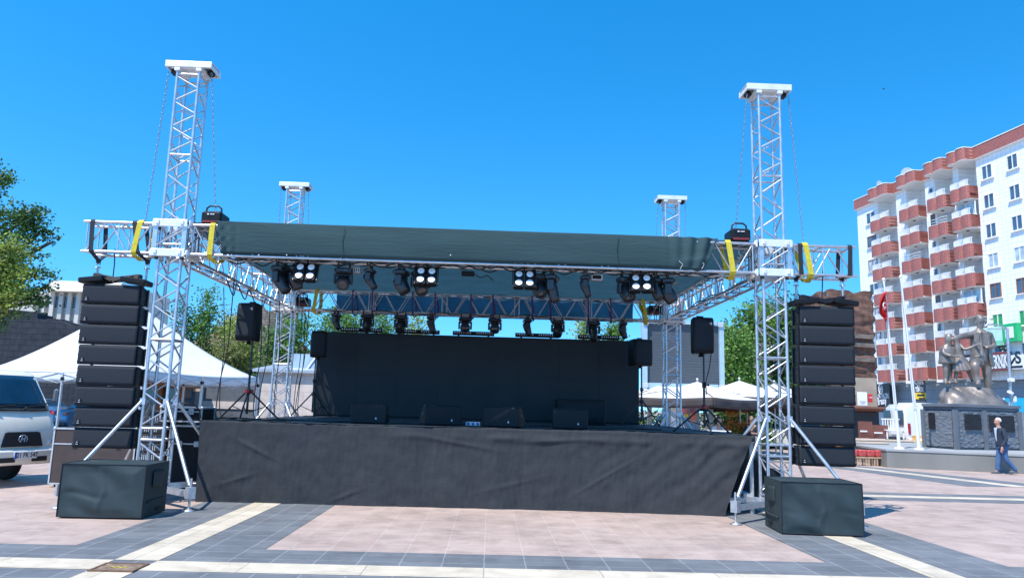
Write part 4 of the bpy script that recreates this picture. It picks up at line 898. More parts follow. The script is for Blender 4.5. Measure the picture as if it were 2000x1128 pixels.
for s in (-1,1):
    b=MB(); b.hexa([(s*.60,.0,.63),(s*.80,.05,.64),(s*.80,.12,.64),(s*.60,.10,.63),(s*.66,.06,.86),(s*.80,.13,.95),(s*.80,.2,.95),(s*.66,.15,.86)]); hl=b.build('headlight',M_lens,t,bevel=.015)
    b=MB(); b.sphere((s*.70,.03,.69),.045,12,8,(1,.5,1)); b.sphere((s*.74,.07,.80),.045,12,8,(1,.5,1)); b.build('bulb_reflector',M_alu,hl)
    b=MB(); b.lathe([(.07,0),(.072,.012),(.056,.014),(.05,.004),(.004,.0)],(s*.70,-.005,.43),(PI/2,0,0),18); b.build('fog_lamp',M_rim,t)
b=MB(); rr_=[]
for f,ky in ((-1,.16),(-.97,.07),(-.9,.02),(-.75,0),(.75,0),(.9,.02),(.97,.07),(1,.16)): rr_.append([(f*.885,y+ky*1.3,z) for y,z in ((-.03,.31),(-.06,.40),(-.06,.54),(-.02,.575),(.12,.575),(.16,.31))])
b.loft(rr_); b.build('bumper',M_truckw,t,bevel=.02)
for s in (-1,1): b=MB(); b.box((s*.37,-.062,.40),(.36,.012,.085),ch=.004); b.build('air_slot',M_dark,t)
b=MB(); b.box((.03,-.075,.475),(.52,.014,.125),ch=.004); pl=b.build('number_plate',M_plate,t); b=MB(); b.box((-.205,-.083,.475),(.05,.004,.118)); b.build('blue_band',mat('plate_blue',(.02,.10,.45),.4,0),pl)
text('number_lettering','21 FK 547',.115,M_dark,pl,(.055,-.0835,.475),ext=.001,bold=.002)
b=MB(); b.path([(.76,.42,1.36),(.90,.36,1.40),(.98,.34,1.45)],.014,6); b.build('mirror_arm',M_dark,t); b=MB(); b.box((.985,.34,1.52),(.10,.10,.27),(0,.05,.2),ch=.035); b.build('mirror',mat('mirror_grey',(.12,.135,.15),.45,0),t)
b=MB(); b.box((0,3.5,.95),(1.72,3.0,.08)); b.box((0,3.4,.7),(.7,3.4,.16)); 
for s in (-1,1): b.box((s*.85,3.5,1.18),(.03,3.0,.36))
b.box((0,2.02,1.25),(1.72,.04,.55)); b.build('load_bed',mat('bed_grey',(.35,.36,.37),.5,.2),t)
for x,y in ((-.72,1.12),(.72,1.12),(-.70,3.9),(.70,3.9)):
    b=MB(); b.lathe([(.19,-.1),(.30,-.1),(.325,-.07),(.325,.07),(.30,.1),(.19,.1)],(x,y,.27),(0,PI/2,0),26); wh=b.build('wheel',M_tyre,t); b=MB(); s=1 if x>0 else -1; b.lathe([(.03,0),(.1,.03),(.13,0),(.195,.02)],(x+s*.085,y,.27),(0,s*PI/2,0),20); b.build('rim',M_rim,wh)
M_blue1=mat('car_blue',(.10,.19,.30),.25,.3,.05,3,coat=.6); M_blue2=mat('car_bright_blue',(.04,.17,.33),.25,.3,.05,3,coat=.6)
p=gd(80,838); car('pale blue car parked behind the truck mirror, its side windows visible',(p.x-1.5,p.y+1.6,0),R(158),M_blue1,group='blue cars parked behind the truck')
p=gd(128,842); car('bright blue car with red tail light, half hidden by the tent leg',(p.x+1.15,p.y+1.2,0),R(52),M_blue2,group='blue cars parked behind the truck')
# white pop-up tent
M_tent=mat('tent_canvas',(.82,.83,.84),.7,0,.03,2,trans=.22,bump=.08,bscale=3)
C0=V(-12.8,28.0,0); ex_=V(-.898,.44,0); ey_=V(.44,.898,0); LX,LY=9.5,5.9
t=thing('gazebo_tent','large white pop up tent with peaked roof standing behind the left line array','tent',C0)
EV,PK=2.62,5.85; apex=C0+ex_*LX/2+ey_*LY/2+V(0,0,PK)
cor=[C0+V(0,0,EV),C0+ex_*LX+V(0,0,EV),C0+ex_*LX+ey_*LY+V(0,0,EV),C0+ey_*LY+V(0,0,EV)]
b=MB()
for k in range(4):
    A,B=cor[k],cor[(k+1)%4]
    def pan(u,v,A=A,B=B):
        e=A.lerp(B,u); e=e+V(0,0,-.10*math.sin(PI*u)); q=e.lerp(apex,v); z=e.z+(PK-e.z)*(v**1.28); q.z=z-.10*math.sin(PI*v)*math.sin(PI*u); return tuple(q)
    b.grid(pan,16,14)
b.build('canopy',M_tent,t,True,solid=.004)
b=MB()
for k in range(4):
    A,B=cor[k],cor[(k+1)%4]; out=(B-A).cross(V(0,0,1)).normalized()*.02
    b.grid(lambda u,v,A=A,B=B,out=out:tuple(A.lerp(B,u)+out+V(0,0,-.10*math.sin(PI*u)-.36*(1-v)+.012*math.sin(u*50)*(1-v))),40,3)
b.build('valance',M_tent,t,True,solid=.004)
for a,c in ((0,0),(.47,0),(1,0),(0,.47),(0,1),(1,1),(.47,1)):
    q=C0+ex_*LX*a+ey_*LY*c; b=MB(); b.box(q+V(0,0,EV/2-.05),(.07,.07,EV-.1),(0,0,math.atan2(.44,-.898))); b.box(q+V(0,0,.01),(.16,.16,.02)); b.build('leg',M_alu2,t,True)
    b=MB(); b.box(q+V(0,0,EV-.35),(.11,.11,.12)); b.build('leg_bracket',M_black,t,True)
b=MB()
for A,B in ((C0,C0+ex_*LX),(C0,C0+ey_*LY),(C0+ey_*LY,C0+ey_*LY+ex_*LX)):
    for k in range(4):
        a=A.lerp(B,k/4); c=A.lerp(B,(k+1)/4); b.tube(a+V(0,0,EV-.12),c+V(0,0,EV-.52),.014,5); b.tube(a+V(0,0,EV-.52),c+V(0,0,EV-.12),.014,5)
b.build('scissor_frame',M_alu2,t,True)
# dark city wall and houses behind it
M_basalt=brickmat('basalt_blocks',(.026,.030,.038),(.034,.038,.046),(.018,.020,.025),1,.62,.34,.02,.95,.6,.5,'x',.25)
t=thing('city_wall','dark basalt block wall with a stepped top behind truck and tent','wall',(-25,46,0))
top=[(-60,602),(104,618),(104,628),(140,631),(165,640),(300,655),(330,700)]
w_=[at(px,py,46) for px,py in top]; b=MB(); out=[(-48,-.2)]+[(-48,w_[0].z)]+[(p.x,p.z) for p in w_]+[(w_[-1].x,-.2)]
b.prism(out,1.6,Matrix(((1,0,0,0),(0,0,-1,46),(0,1,0,0),(0,0,0,1)))); b.build('wall_body',M_basalt,t,True)
b=MB(); 
for i in range(5): c=w_[i].lerp(w_[i+1],.5); b.box(c+V(0,-.75,.06),(abs(w_[i+1].x-w_[i].x)+.06,.25,.14),(0,math.atan2(w_[i].z-w_[i+1].z,w_[i+1].x-w_[i].x),0)) if abs(w_[i+1].x-w_[i].x)>.3 else None
b.build('coping',M_basalt,t,True)
M_plast=mat('cream_plaster',(.58,.53,.47),.85,0,.08,1.2); M_wglass=mat('window_glass',(.05,.08,.11),.08,0,.3,1,spec=.8); M_frame=mat('window_frame_white',(.75,.76,.76),.5,0,.04,5)
a0=at(28,600,85); a1=at(240,600,85); zt=at(100,552,85).z; zb=at(100,640,85).z
t=thing('public_building','cream building with flat overhanging roof beyond the dark wall','building',(a0.x,85,0)); Wb=a1.x-a0.x
b=MB(); b.box((a0.x+Wb/2,91,zt/2-.5),(Wb,12,zt-1.2)); b.build('wall',M_plast,t,True)
b=MB(); xa=at(92,560,84).x; b.hexa([(xa,83.4,zt-1.1),(a1.x,83.4,zt-1.1),(a1.x,97,zt-1.1),(xa,97,zt-1.1),(xa+.4,84.2,zt+.15),(a1.x,84.2,zt+.15),(a1.x,97,zt+.15),(xa+.4,97,zt+.15)]); b.build('roof',mat('roof_plaster',(.68,.62,.54),.85,0,.05,1),t,True)
b=MB(); b.box((at(45,590,84.5).x,84.6,zb+1.6),(3.6,1.0,4.4)); b.build('stair_block',M_plast,t,True)
for k in range(5):
    x=at(86+17*k,590,84.7).x; b=MB(); b.box((x,84.75,zt-4.2),(.45,.5,6.2)); b.build('pilaster',M_plast,t,True)
for r_ in range(2):
    for k in range(5):
        x=at(77.5+17*k,590,84.9).x; z=zt-2.2-2.7*r_; b=MB(); b.box((x,84.93,z),(.82,.12,1.5)); wn=b.build('window',M_frame,t,True); b=MB(); b.box((x-.19,84.86,z),(.34,.04,1.36)); b.box((x+.19,84.86,z),(.34,.04,1.36)); b.build('pane',M_wglass,wn,True)
# big tree at the left edge
bl=[PXB(-45,345,21,.95,.7),PXB(8,338,21,.28,.40),PXB(0,440,20.5,.75,.62),PXB(52,422,20.8,.55,.40),PXB(78,455,20.8,.36,.30),PXB(98,474,20.8,.22,.10),PXB(-10,540,20,.8,.75),PXB(28,555,20.2,.40,.5),PXB(72,535,20.6,.50,.16),PXB(95,560,20.8,.24,.08),PXB(48,492,20.6,.42,.30),PXB(60,580,20.6,.40,.20),PXB(-20,620,20,.6,.45),PXB(70,590,20.8,.30,.09),PXB(40,610,20.6,.20,.2),PXB(-70,480,21.5,1.4,1.3),PXB(-85,600,21,1.1,.7)]
tree('broadleaf_tree','big leafy green tree reaching in from the left edge above the truck',(-17.0,21.5,0),(-16.2,21.2,3.3),bl,15000,.10,M_leafd,5,.22,twigs=60,clump=34,spread=.36)
bl=[PXB(-20,500,19,.6,.5),PXB(14,500,19,.36,.42),PXB(0,580,19,.5,.5),PXB(-40,560,19,.7,.7),PXB(24,478,19,.28,.22),PXB(30,545,19,.25,.3)]
tree('broadleaf_tree','lighter yellow green young tree in front of the big leafy one',(-15.6,19.2,0),(-15.3,19.1,2.9),bl,6500,.095,M_leafl,6,.12,twigs=24,clump=30,spread=.42)
# low stone building, kiosk and paved terrace behind the stage on the left
M_pinkst=brickmat('pale_stone_blocks',(.60,.50,.43),(.66,.56,.49),(.50,.42,.36),1,1.1,.42,.012,.9,.25,.5,'x',.12)
M_greyst=brickmat('grey_stone_slabs',(.11,.12,.13),(.14,.15,.16),(.09,.095,.10),1,.9,.5,.01,.85,.2,.5,'x',.15)
M_roofm=mat('roof_metal',(.48,.52,.56),.4,.4,.1,1.5)
t=thing('stone_building','low pale stone building with metal roof and skylight behind the rear left tower','building',(-11,38,0))
X38=lambda px: at(px,760,38).x
xa,xm,xs,xb=X38(355),X38(396),X38(503),X38(1010); zt=3.05
b=MB(); b.box(((xs+xb)/2,40.5,zt/2),(xb-xs,5,zt)); b.build('wall',M_pinkst,t,True)
b=MB(); b.box(((xa+xm)/2-.6,39.2,1.3),(xm-xa+1.2,2.4,2.6)); b.build('side_wall',mat('worn_plaster',(.52,.46,.38),.9,0,.2,2.5,bump=.2,bscale=8),t,True)
b=MB(); b.box(((xm+xs)/2,39.3,1.32),(xs-xm,2.3,2.64)); b.build('grey_wall',M_greyst,t,True)
b=MB(); b.box(((xm+xs)/2,38.12,1.36),(xs-xm-.02,.05,.36)); b.build('beige_band',M_pinkst,t,True)
b=MB(); b.hexa([(xs-.25,37.75,zt),(xb,37.75,zt),(xb,43.2,zt+.5),(xs-.25,43.2,zt+.5),(xs-.25,37.75,zt+.14),(xb,37.75,zt+.14),(xb,43.2,zt+.75),(xs-.25,43.2,zt+.75)]); 
rf=b.build('roof',M_roofm,t,True)
sk=[at(562,722,39),at(628,722,39)]; b=MB(); b.hexa([(sk[0].x,39,zt+.2),(sk[1].x+2,39,zt+.2),(sk[1].x+2,40.4,zt+.3),(sk[0].x,40.4,zt+.3),(sk[0].x+.15,39.35,zt+1.05),(sk[1].x+2,39.35,zt+1.05),(sk[1].x+2,40.2,zt+1.05),(sk[0].x+.15,40.2,zt+1.05)]); b.build('skylight',mat('skylight_glass',(.30,.40,.48),.12,.2,.15,1.5),rf,True)
b=MB(); b.path([(sk[0].x+1.0,38.95,zt+.25),(sk[0].x+1.45,39.3,zt+1.1)],.05,6); b.build('skylight_strut',M_white,rf,True)
for px in (560,590,): pass
b=MB(); b.box((xs+.01,37.93,1.5),(.10,.10,3.0)); b.build('downpipe',M_roofm,t,True)
M_orange=mat('orange_wood',(.42,.13,.035),.6,0,.15,4)
x0,x1=at(270,770,36).x,at(358,770,36).x
t=thing('kiosk','orange framed kiosk with dark glass seen through the left tower','kiosk',((x0+x1)/2,36,0)); zt=2.42
b=MB(); b.box(((x0+x1)/2,36.9,1.1),(x1-x0-.2,1.6,2.2)); b.build('glass_wall',M_wglass,t,True)
b=MB(); b.box(((x0+x1)/2,36.7,zt-.13),(x1-x0+.5,2.2,.32)); b.build('roof',M_orange,t,True)
for x in (x0,(x0+x1)/2,x1-.05): b=MB(); b.box((x,36,1.12),(.20,.2,2.24)); b.build('post',M_orange,t,True)
# rocky mound with scrub
M_rock=mat('dry_rock',(.23,.17,.12),.95,0,.35,.8,bump=.8,bscale=2.5)
hx=at(478,640,62).x
b=MB(); 
def mound(u,v):
    a=u*2*PI; r=v; nz=1+.16*math.sin(a*3+1)+.10*math.sin(a*7+v*9)+.06*math.sin(a*13+v*21); x=hx-1+ (1-v)*0 + 9.5*(1-v)*nz*math.cos(a) if False else hx+7.5*(1-v**1.6)*nz*math.cos(a)-.3; y=64+6*(1-v**1.6)*nz*math.sin(a)
    return (x,y,9.4*v**.9+.35*math.sin(a*9+v*17)*(1-v)+.25*math.sin(a*5+v*31))
b.grid(mound,60,26); tag(b.build('hill',M_rock),kind='structure')
b=MB(); tx=at(545,620,58).x
t=thing('ruined_tower','crumbling rubble stone tower stump rising above the bushes on the left','ruin',(tx,58,0)); zr=at(545,608,58).z
def ruin(u,v): a=u*2*PI; nz=1+.05*math.sin(a*6+v*20)+.04*math.sin(a*13+v*33); return (tx+1.5*nz*math.cos(a)*(1-.1*v),58+1.5*nz*math.sin(a)*(1-.1*v),v*(zr+.35*math.sin(a*2+1)+.2*math.sin(a*7)))
b.grid(ruin,48,30); b.add([ruin(i/24,1) for i in range(24)],[tuple(range(24))]); b.build('rubble_wall',brickmat('rubble',(.26,.21,.17),(.17,.14,.12),(.11,.09,.07),1,.5,.22,.03,.95,.8,.5,'xy',.3),t,True)
GBU='bushes and trees behind the stage'
def bush(label,px,pytop,Y,wpx,mt,seed,n=5200,leaf=.17,pyb=None,name='bush'):
    top=at(px,pytop,Y); rx=wpx/1.6*Y/FOC; b0=V(top.x,Y,0); H=top.z; rr=random.Random(seed); bl=[]
    for k in range(5): f=.18+.19*k; bl.append(((top.x+rr.uniform(-.45,.45)*rx,Y+rr.uniform(-.4,.4)*rx,H*f),(rx*rr.uniform(.55,.85)*(1-.45*max(0,f-.5)),rx*.7,H*.17)))
    bl.append(((top.x,Y,H*.9),(rx*.25,rx*.25,H*.12)))
    return tree(name,label,b0,(top.x,Y,H*.35),bl,n,leaf,mt,seed,.08,GBU,cat='bush' if name=='bush' else 'tree',twigs=10,clump=22,spread=.5)
for i,a in enumerate([('dark bush just right of the left lattice tower, above the white tent',382,608,50,70,M_leafd),('slender tall bush with a pointed top above the tent slope',408,592,50,34,M_leaf),('olive dry bush growing up the brown mound',440,622,52,80,M_leafo),
  ('yellowish scrub right below the left front loudspeaker',488,640,50,80,M_leafl),('dark bush beside the rubble tower, left of the rear tower',535,655,47,60,M_leafd),('tall green bush behind the rear left tower',590,612,46,80,M_leaf),
  ('leafy bush filling the gap between rear tower and screen',640,608,45,95,M_leaf),('dense bush with its top just above the screen left end',690,628,46,70,M_leafd),('small treetop showing above the screen left of the middle',760,612,55,60,M_leaf),
  ('round treetop peeping over the screen by the second head',806,628,55,44,M_leafl),('bushy treetop above the right part of the screen',1148,628,50,52,M_leafl),('little treetop above the screen near its right end',1198,640,50,30,M_leaf),('low bush at the foot of the tent slope',455,675,48,60,M_leafo),('pale scrub on the crest of the mound',505,628,58,50,M_leafo)]):
    bush(*a,seed=20+i,name='treetop' if False else 'bush')
# ================================================================ RIGHT BACKGROUND
# apartment block: local x runs along the street front (towards the camera), y goes inward, z up
F0=V(45.6,90.8,0); FT=V(.1166,-.9932,0); FN=V(-.9932,-.1166,0); FRZ=math.atan2(FT.y,FT.x)
def fac(px,py):          # (u along the front, z) where a sight line meets the street front
    d=ray(px,py); o=V(0,0,EYE); k=(F0-o).dot(FN)/d.dot(FN); P=o+d*k; return (P-F0).dot(FT),P.z
fu=lambda px:fac(px,525)[0]
M_tilew=brickmat('white_wall_tiles',(.88,.88,.87),(.91,.91,.90),(.62,.65,.68),1,.55,.42,.02,.5,.12,0,'x',.03)
M_wallw=mat('white_plaster',(.88,.88,.86),.7,0,.03,1)
M_redb=brickmat('red_tile_parapet',(.30,.075,.057),(.34,.088,.067),(.44,.22,.185),1,.36,.18,.018,.6,.15,.5,'x',.12)
M_rail=mat('railing_white',(.78,.78,.77),.5,0,.04,4); M_brownf=mat('brown_window_frame',(.28,.12,.06),.55,0,.1,6); M_curt=mat('pale_curtain_glass',(.40,.48,.54),.15,0,.35,1.4,spec=.7)
M_dglass=mat('blue_window_glass',(.07,.12,.18),.08,0,.4,.8,spec=.8); M_greenp=mat('green_window_film',(.03,.30,.09),.35,0,.15,3)
apt=thing('apartment_building','tall white apartment block with rows of red tiled balconies','building',F0,None,FRZ)
ZB,ZT=5.46,27.45; FL=2.95; U1=fu(2003)+9; DEP=13
cols=[('B',fu(1720),fu(1757)),('C',fu(1778.6),fu(1816)),('E',fu(1836),fu(1873)),('F',fu(1884),fu(1920.5))]
ped=[fu(1681)-.2]
for _,a,c in cols: ped+=[a,c]
ped.append(U1); b=MB()
for i in range(0,len(ped),2): b.box(((ped[i]+ped[i+1])/2,.9,(ZB+ZT)/2),(ped[i+1]-ped[i],1.8,ZT-ZB))
b.box(((ped[0]+U1)/2,1.8+DEP/2,(ZB+ZT)/2),(U1-ped[0],DEP,ZT-ZB)); b.build('wall',M_tilew,apt)
def scal(a,c,d,y0):       # balcony outline with two rounded lobes
    n=14; P=[(a,y0)]
    for i in range(n+1):
        u=i/n; lob=abs(math.sin(PI*2*u))**.55 if 0<u<1 else 0
        P.append((a+(c-a)*u,-(d*.80+d*.20*lob)))
    P.append((c,y0)); return P
def wallstrip(b,P,z0,z1,th=.10):
    n=len(P)
    b.add([(x,y,z0) for x,y in P]+[(x,y,z1) for x,y in P],[(i,i+1,n+i+1,n+i) for i in range(n-1)]); b.add([(x,y+th,z0) for x,y in P]+[(x,y+th,z1) for x,y in P],[(i+1,i,n+i,n+i+1) for i in range(n-1)])
    b.add([(x,y,z1) for x,y in P]+[(x,y+th,z1) for x,y in P],[(i,i+1,n+i+1,n+i) for i in range(n-1)])
def window(u0,u1,z0,z1,y,frame,glass,split=True,parent=apt):
    b=MB(); w_=u1-u0; c=(u0+u1)/2; e=.07
    for x in (u0+e/2,u1-e/2)+((c,) if split else ()): b.box((x,y,(z0+z1)/2),(e,.10,z1-z0))
    for z in (z0+e/2,z1-e/2): b.box((c,y,z),(w_-2*e-.004,.09,e))
    wn=b.build('window',frame,parent)
    b=MB(); b.box((c,y+.03,(z0+z1)/2),(w_-.06,.03,z1-z0-.06)); b.build('pane',glass,wn)
    b=MB(); b.box((c,y-.08,z0-.06),(w_+.35,.18,.07)); b.build('sill',M_wallw,wn); return wn
rz_=random.Random(11)
for k in range(7):
    zt=26.47-FL*k; zs=zt-1.42
    for a,c,nm in ((fu(1697.5),fu(1714.5),'A'),(fu(1932),fu(1953),'G'),(fu(1984),fu(2006),'H')):
        br=(nm=='A' and k in (1,2,4,5)) or (nm=='G' and k==4) or (nm=='H' and k==4)
        fr=M_brownf if br else M_rail
        gl=M_greenp if (nm in 'GH' and k==5) else (M_curt if rz_.random()<.45 else M_dglass)
        window(a,c,zs,zt,-.03,fr,gl)
    if k>0: pass
    a,c=fu(1824.5),fu(1833); window(a,c,zs-.1,zt-.05,-.03,M_brownf if k in (1,4) else M_rail,M_dglass,False)
    for j,(nm,a,c) in enumerate(cols):
        zf=23.55-FL*k+.0; P=scal(a-.06,c+.06,1.25,.6)
        b=MB(); b.prism(P,.16,None,zf-.16); 
        bal=b.build('balcony',M_wallw,apt)
        b=MB(); wallstrip(b,[(x,y-.03) for x,y in P],zf-.14,zf+1.18); b.build('parapet',M_redb,bal)
        enclosed=(nm=='F' and k in (1,4))
        b=MB(); Q=[(x,y+.04) for x,y in P[1:-1]]; zt2=zf+1.80
        for z in (zf+1.24,zt2): b.path([(x,y,z) for x,y in Q],.030,5)
        if (nm=='E' and k==1) or (nm=='C' and k in (2,)): b.path([(x,y,zf+1.5) for x,y in Q],.028,5)
        else:
            for i in range(len(Q)-1):
                for f in (0,.5): x=Q[i][0]+(Q[i+1][0]-Q[i][0])*f; y=Q[i][1]+(Q[i+1][1]-Q[i][1])*f; b.box((x,y,zf+1.5),(.05,.05,.58))
        b.build('railing',M_rail,bal)
        b=MB(); b.lathe([(.16,0),(.16,.05)],((a+c)/2,-.35,zf-.215),n=10); b.build('balcony_lamp',M_dark,bal)
        if enclosed:
            window(a+.02,c-.02,zf+1.25,zf+FL-.25,-.35,M_rail,M_curt,True)
        u0=a+(c-a)*.38; window(u0,c-.25,zf+.02,zf+2.25,1.76,M_brownf if (j<2 and k in (1,3,4,5)) else M_rail,M_dglass)
# wavy red cornice along the roof
P=[(ped[0]-.1,-.35)]
for nm,a,c in cols: P+=[(a-.1,-.35)]+scal(a-.06,c+.06,1.45,.6)[1:-1]+[(c+.1,-.35)]
P+=[(U1,-.35)]; b=MB(); wallstrip(b,P,ZT-.02,ZT+1.20,.15); b.build('cornice',M_redb,apt)
b=MB(); wallstrip(b,[(x,y-.05) for x,y in P],ZT+1.2,ZT+1.27,.3); b.build('cornice_cap',M_wallw,apt)
b=MB(); b.add([(x,y,ZT-.03) for x,y in P]+[(U1,6,ZT-.03),(ped[0]-.1,6,ZT-.03)],[tuple(range(len(P)+2))]); b.build('soffit',M_wallw,apt,solid=.02)
b=MB(); b.box((ped[0]+.3,4,ZT+.6),(.8,8,1.2)); b.build('side_parapet',M_redb,apt)
M_bluegrey=brickmat('blue_grey_cladding',(.22,.29,.36),(.24,.31,.38),(.10,.13,.17),1,2.4,.95,.02,.5,.1,0,'x',.08)
b=MB(); b.box(((ped[0]+4.3+U1)/2,1.6,ZB/2-.02),(U1-ped[0]-4.3,1.4,ZB-.05)); b.build('shop_front',M_bluegrey,apt)
b=MB(); b.box((ped[0]+2.2,1.7,ZB/2-.02),(4.2,1.2,ZB-.05)); b.build('corner_shop',M_dark,apt)
b=MB(); b.box((ped[0]+2.4,1.02,1.15),(3.2,.06,2.3)); 
b.build('shutter',brickmat('shutter_slats',(.50,.53,.56),(.52,.55,.58),(.32,.34,.37),1,9,.16,.03,.5,.3,0,'x',.05),apt)
for px0,px1 in ((1880,1945),(1962,2010)):
    u0,u1=fu(px0),fu(px1); b=MB(); b.box(((u0+u1)/2,.86,ZB*.52),(u1-u0,.08,1.9)); b.build('shop_window',M_wglass,apt)
b=MB(); u,z=fac(1699,729); b.box((u,-.06,z),(.9,.12,.9)); b.build('wall_vent',M_dark,apt)
b=MB(); b.path([(.9,1.5,ZT+1.2),(.9,1.5,ZT+2.0)],.04,6); b.build('antenna_mast',M_steel,apt) if False else None
u=fu(1716); t=thing('satellite_dish','small pale satellite dish on the roof edge of the apartment block','satellite dish',F0+FT*u-FN*1.0+V(0,0,ZT+1.2),None,FRZ)
b=MB(); b.path([(0,0,0),(0,0,.9)],.05,6); b.build('mast',M_steel,t); b=MB(); b.lathe([(.02,0),(.3,.05),(.55,.2)],(0,-.1,1.1),(PI/2+.4,0,0),16); b.build('dish',M_rail,t,solid=.02)
u=fu(1771); t=thing('satellite_dish','larger white satellite dish tilted on the cornice right of the first balconies','satellite dish',F0+FT*u-FN*1.0+V(0,0,ZT+1.2),None,FRZ)
b=MB(); b.path([(0,0,0),(0,0,.8)],.05,6); b.build('mast',M_steel,t); b=MB(); b.lathe([(.02,0),(.4,.06),(.75,.25)],(0,-.1,1.0),(PI/2+.6,0,.5),16); b.build('dish',M_rail,t,solid=.02)
# shop signs
def sign(name,label,px0,py0,px1,py1,mt,out=.3,th=.15):
    u0,z1=fac(px0,py0); u1,z0=fac(px1,py1); t=thing(name,label,'sign',F0+FT*((u0+u1)/2)+FN*out+V(0,0,(z0+z1)/2),None,FRZ)
    b=MB(); b.box((0,0,0),(u1-u0,th,z1-z0)); b.build('board',mt,t,bevel=.02); return t,u1-u0,z1-z0,-th/2-.012
M_sblack=mat('sign_black',(.015,.022,.03),.35,0,.2,2); M_swhite=mat('sign_white',(.80,.80,.80),.4,0,.02,2); M_sred=mat('sign_red',(.55,.03,.03),.4,0,.1,2); M_sgreen=mat('sign_green',(.02,.42,.15),.4,0,.08,2); M_smint=mat('sign_mint',(.50,.75,.64),.4,0,.08,1.5); M_scyan=mat('sign_cyan',(.02,.42,.72),.4,0,.05,2); M_syel=mat('sign_yellow',(.70,.48,.03),.4,0,.1,2); M_smaroon=mat('sign_maroon',(.22,.05,.05),.5,0,.1,2); M_steal=mat('sign_teal',(.02,.20,.20),.4,0,.15,2); M_slate=mat('sign_slate',(.07,.08,.10),.4,0,.1,2)
t,W_,H_,y=sign('shop_sign','black shop sign with round emblem and white lettering under the white overhang',1709,750,1745,792,M_sblack)
b=MB(); b.path([(.35*math.cos(a),y,H_*.26+.55*math.sin(a)) for a in np.linspace(0,2*PI,20)[:-1]],.07,5,True); b.box((0,y,H_*.26),(.34,.03,.16)); b.box((0,y,H_*.26+.2),(.3,.03,.10)); b.box((0,y,H_*.26-.2),(.3,.03,.10)); b.build('emblem',M_swhite,t)
text('lettering','DERYA YALÇIN',.80,M_swhite,t,(0,y,-H_*.06),bold=.02,fit=W_*.84); text('script_lettering','Beauty',1.15,M_swhite,t,(.1,y,-H_*.29),(PI/2,-.12,0),bold=.03,fit=W_*.5)
t,W_,H_,y=sign('shop_sign','long sign with pale board, dark red edge and white block letters by the statue',1888,694,1985,722,M_slate,.5,.4)
b=MB(); b.box((0,y+.02,H_*.43),(W_+.1,.06,H_*.14)); b.box((0,y+.02,-H_*.46),(W_+.1,.06,H_*.08)); b.box((W_/2,y+.02,0),(.35,.07,H_)); b.build('border',M_smaroon,t)
text('lettering','ODYOTEKNİK',1.5,M_swhite,t,(W_*.16,y,-.02),bold=.05,fit=W_*.63); b=MB()
for k in range(11): b.box((-W_*.42+k*W_*.082,y,-H_*.35),(W_*.055,.02,.13))
b.build('small_print',M_swhite,t)
t,W_,H_,y=sign('shop_sign','white sign with a dark S and small print at the right picture edge',1986,694,2016,720,M_swhite,.5,.3)
text('lettering','S',1.5,M_sblack,t,(W_*.02,y,.35),bold=.04); b=MB(); b.box((-W_*.36,y,.1),(.9,.02,.22),(0,-.8,0)); b.box((-W_*.2,y,-H_*.33),(1.6,.02,.2)); b.build('small_print',M_sblack,t)
t,W_,H_,y=sign('shop_sign','pale mint green sign with faint figures right of the statue head',1921,642,1970,674,M_smint,.4,.25)
b=MB(); b.box((0,y,-H_*.36),(W_*.98,.03,H_*.26)); b.build('lower_band',mat('mint_dark',(.22,.58,.38),.4,0,.2,1),t)
t,W_,H_,y=sign('shop_sign','bright green framed sign with a white rounded square at the right edge',1972,634,2004,666,M_sgreen,.6,.5)
b=MB(); b.box((0,y-.01,0),(W_*.56,.06,H_*.62),ch=.02); b.build('white_panel',M_swhite,t,bevel=.02)
t,W_,H_,y=sign('window_poster','pale yellow poster with stacked black letters under the mint sign',1956,668,1969,692,mat('poster_yellow',(.72,.66,.36),.5,0,.05,2),.12,.05)
for i,s_ in enumerate(('DU','DD','TY')): text('lettering',s_,.72,M_sblack,t,(0,y,H_*(.30-.30*i)),bold=.02)
t,W_,H_,y=sign('shop_banner','bright cyan shop banner with cropped white letters beside the statue pedestal',1962,778,2030,806,M_scyan,1.2,.12)
text('lettering','A.Ç',2.0,M_swhite,t,(-W_*.02,y,-H_*.12),bold=.08,fit=W_*.45)
# projecting column sign
u0,z1=fac(1804,713); u1,z0=fac(1804,786); t=thing('column_sign','tall projecting column sign with stacked white words above a yellow panel','sign',F0+FT*u0+FN*.55+V(0,0,0),None,R(-28)); Ws=1.0
zz=[z1,z1-(z1-z0)*.22,z1-(z1-z0)*.30,z1-(z1-z0)*.69,z1-(z1-z0)*.74,z1-(z1-z0)*.91,z0]
b=MB(); b.box((0,0,(z0+z1)/2),(Ws,.28,z1-z0)); b.build('board',M_slate,t)
b=MB(); b.box((-Ws*.26,-.15,z1-.45),(Ws*.48,.03,.9)); b.build('red_corner',M_sred,t); b=MB(); b.box((Ws*.2,-.15,z1-.62),(Ws*.5,.03,.5)); b.box((Ws*.2,-.15,z1-(z1-z0)*.36),(Ws*.5,.03,.7)); b.build('teal_patch',M_steal,t)
b=MB(); b.box((-.06,-.16,(zz[4]+zz[5])/2),(Ws+.12,.10,zz[4]-zz[5])); b.build('yellow_panel',M_syel,t); b=MB(); b.box((0,-.22,(zz[4]+zz[5])/2+.08),(Ws*.7,.02,.2)); b.box((.1,-.22,(zz[4]+zz[5])/2-.25),(Ws*.6,.02,.14)); b.build('yellow_panel_print',M_sblack,t)
for i,s_ in enumerate(('AĞIZ','ORTA','LAR','DİŞ','CAN','İÇ','TİNİK')): text('lettering',s_,.62 if i!=5 else .8,M_swhite,t,(-.1,-.175,z1-.35-i*(z1-z0)*.095),bold=.025,fit=.82 if i!=5 else .5)
